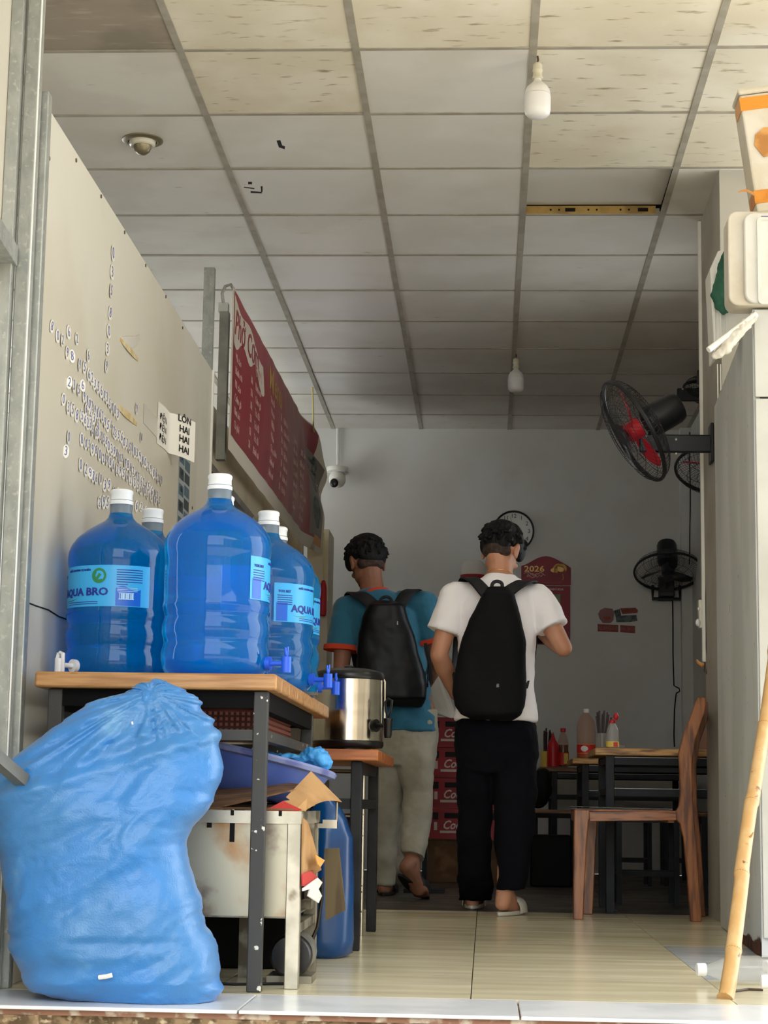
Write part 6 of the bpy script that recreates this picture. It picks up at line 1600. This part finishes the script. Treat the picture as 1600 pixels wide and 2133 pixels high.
dr = Vector((.1, .99, 0)); an = JT['anl']; JT['hel'] = an-dr*.03+Vector((0, 0, -.054)); JT['bal'] = an+dr*.125+Vector((0, 0, -.062)); JT['tol'] = JT['bal']+dr*.055
JT['her'] = a_(846, 1806, -.28); JT['bar'] = a_(872, 1852, -.20); JT['tor'] = a_(880, 1866, -.14)
JT['hair'] = [((0, -.012, .050), (.088, .104, .082)), ((0, .03, .084), (.076, .070, .048)), ((.045, .02, .03), (.036, .058, .048)), ((-.045, .03, .034), (.036, .056, .046)), ((.0, -.070, .012), (.072, .040, .056)), ((.04, -.05, .0), (.036, .038, .045)), ((-.060, .050, .030), (.022, .036, .046))]
JT['nape'] = [((0, -.056, -.020), (.060, .036, .040)), ((.03, -.045, -.03), (.035, .034, .030)), ((-.03, -.045, -.03), (.035, .034, .030))]
JT['shirt'] = [(a_(848, 1524, .0), hx(.150), hy(.132)), (a_(843, 1490, .0), hx(.152), hy(.125)), (a_(826, 1410, .0), hx(.158), hy(.112)), (a_(810, 1330, .0), hx(.178), hy(.115)), (a_(800, 1280, .0), hx(.19), hy(.112)), (a_(792, 1250, .01), hx(.155), hy(.09)), (a_(784, 1236, .015), hx(.095), hy(.076)), (a_(780, 1227, .02), hx(.063), hy(.064))]
JT['cuff'] = .084; JT['slen'] = .66
JT['hips'] = [(a_(844, 1478, 0), hx(.150), hy(.11)), (a_(844, 1520, 0), hx(.158), hy(.122)), (a_(844, 1570, 0), hx(.155), hy(.118)), (a_(844, 1595, 0), hx(.14), hy(.10))]
def lt(x, y, dy, wx, wy): return (a_(x, y, dy), hx(wx), hy(wy))
JT['legl'] = [lt(816, 1550, .04, .085, .10), lt(812, 1640, .08, .078, .09), lt(804, 1740, .12, .062, .075), (Vector((JT['anl'].x, 9.15, .14)), hx(.055), hy(.06)), (Vector((JT['anl'].x, 9.15, .05)), hx(.054), hy(.06))]
JT['legr'] = [lt(864, 1550, 0, .098, .115), lt(868, 1600, -.01, .094, .105), lt(873, 1650, -.03, .070, .080), lt(870, 1690, -.08, .073, .078), lt(864, 1740, -.15, .070, .072), (a_(860, 1772, -.20), hx(.062), Vector((.0, .05, -.025))), (a_(862, 1786, -.215), Vector((.055, .0, -.012)), Vector((.0, .05, -.025)))]
mt_ = person(JT, 'young man from behind in a teal T-shirt with orange cuffs, striding in grey trousers', 'skin_dark', 'shirt_teal', 'trousers_grey', 'trim_orange', 1.08)
slipper(mt_, a_(830, 1824, -.30), a_(890, 1876, -.10), .05, 'slipper_black', th=.014)
h_ = JT['hel']-Vector((0, .045, 0)); h_.z = .001; t_ = JT['tol']+Vector((0, .03, 0)); t_.z = .001
slipper(mt_, h_, t_, .046, 'slipper_black')
Yb = 8.875
ot = [(1250, 785, 822), (1262, 768, 842), (1285, 758, 850), (1320, 748, 862), (1360, 744, 872), (1400, 746, 884), (1430, 752, 890), (1455, 764, 888), (1472, 790, 876)]
tl = [[.062]*28+[.05]*8+[.022]*60, (atY(786, 1270, Yb-.03), bk_), (atY(768, 1252, Yb-.03), bk_+u3*.2), (atY(752, 1240, Yb-.01), bk_+u3*.7), (atY(737, 1236, Yb+.06), u3), (atY(730, 1242, Yb+.17), u3*.9+Vector((0, .6, 0))), (atY(730, 1272, Yb+.24), Vector((0, 1, .2))), (atY(738, 1340, Yb+.24), Vector((-.3, 1, 0))), (atY(744, 1400, Yb+.17), Vector((-1, .5, 0))), (atY(748, 1430, Yb+.02), Vector((-1, 0, 0)))]
tr2 = [tl[0], (atY(828, 1272, Yb-.03), bk_), (atY(838, 1250, Yb-.03), bk_+u3*.2), (atY(848, 1236, Yb-.01), bk_+u3*.7), (atY(862, 1230, Yb+.06), u3), (atY(872, 1238, Yb+.17), u3*.9+Vector((0, .6, 0))), (atY(878, 1270, Yb+.24), Vector((0, 1, .2))), (atY(884, 1330, Yb+.22), Vector((.6, 1, 0))), (atY(892, 1380, Yb+.13), Vector((1, .4, 0))), (atY(889, 1428, Yb+.0), Vector((1, 0, 0)))]
bpt_ = backpack('glossy black backpack worn by the man in the teal T-shirt', ot, Yb, .14, 'pack_glossy', [tl, tr2], [atY(790, 1262, Yb-.03), atY(794, 1248, Yb-.03), atY(805, 1243, Yb-.03), atY(815, 1249, Yb-.03), atY(816, 1264, Yb-.03)])
q = atY(828, 1294, Yb-.135); MB().tube([q, q+Vector((0, -.003, -.018))], .004, 6).build('zip_pull', 'frame_edge', bpt_)
ls = [atY(886, 1340, Yb-.02), atY(893, 1365, Yb-.03), atY(897, 1395, Yb-.03), atY(899, 1424, Yb-.03)]
r_ = MB(); ribbon(r_, smooth_pts(ls, 4), [Vector((0, -1, 0))]*13, .016, .003); r_.build('dangling_strap', 'strap', bpt_)
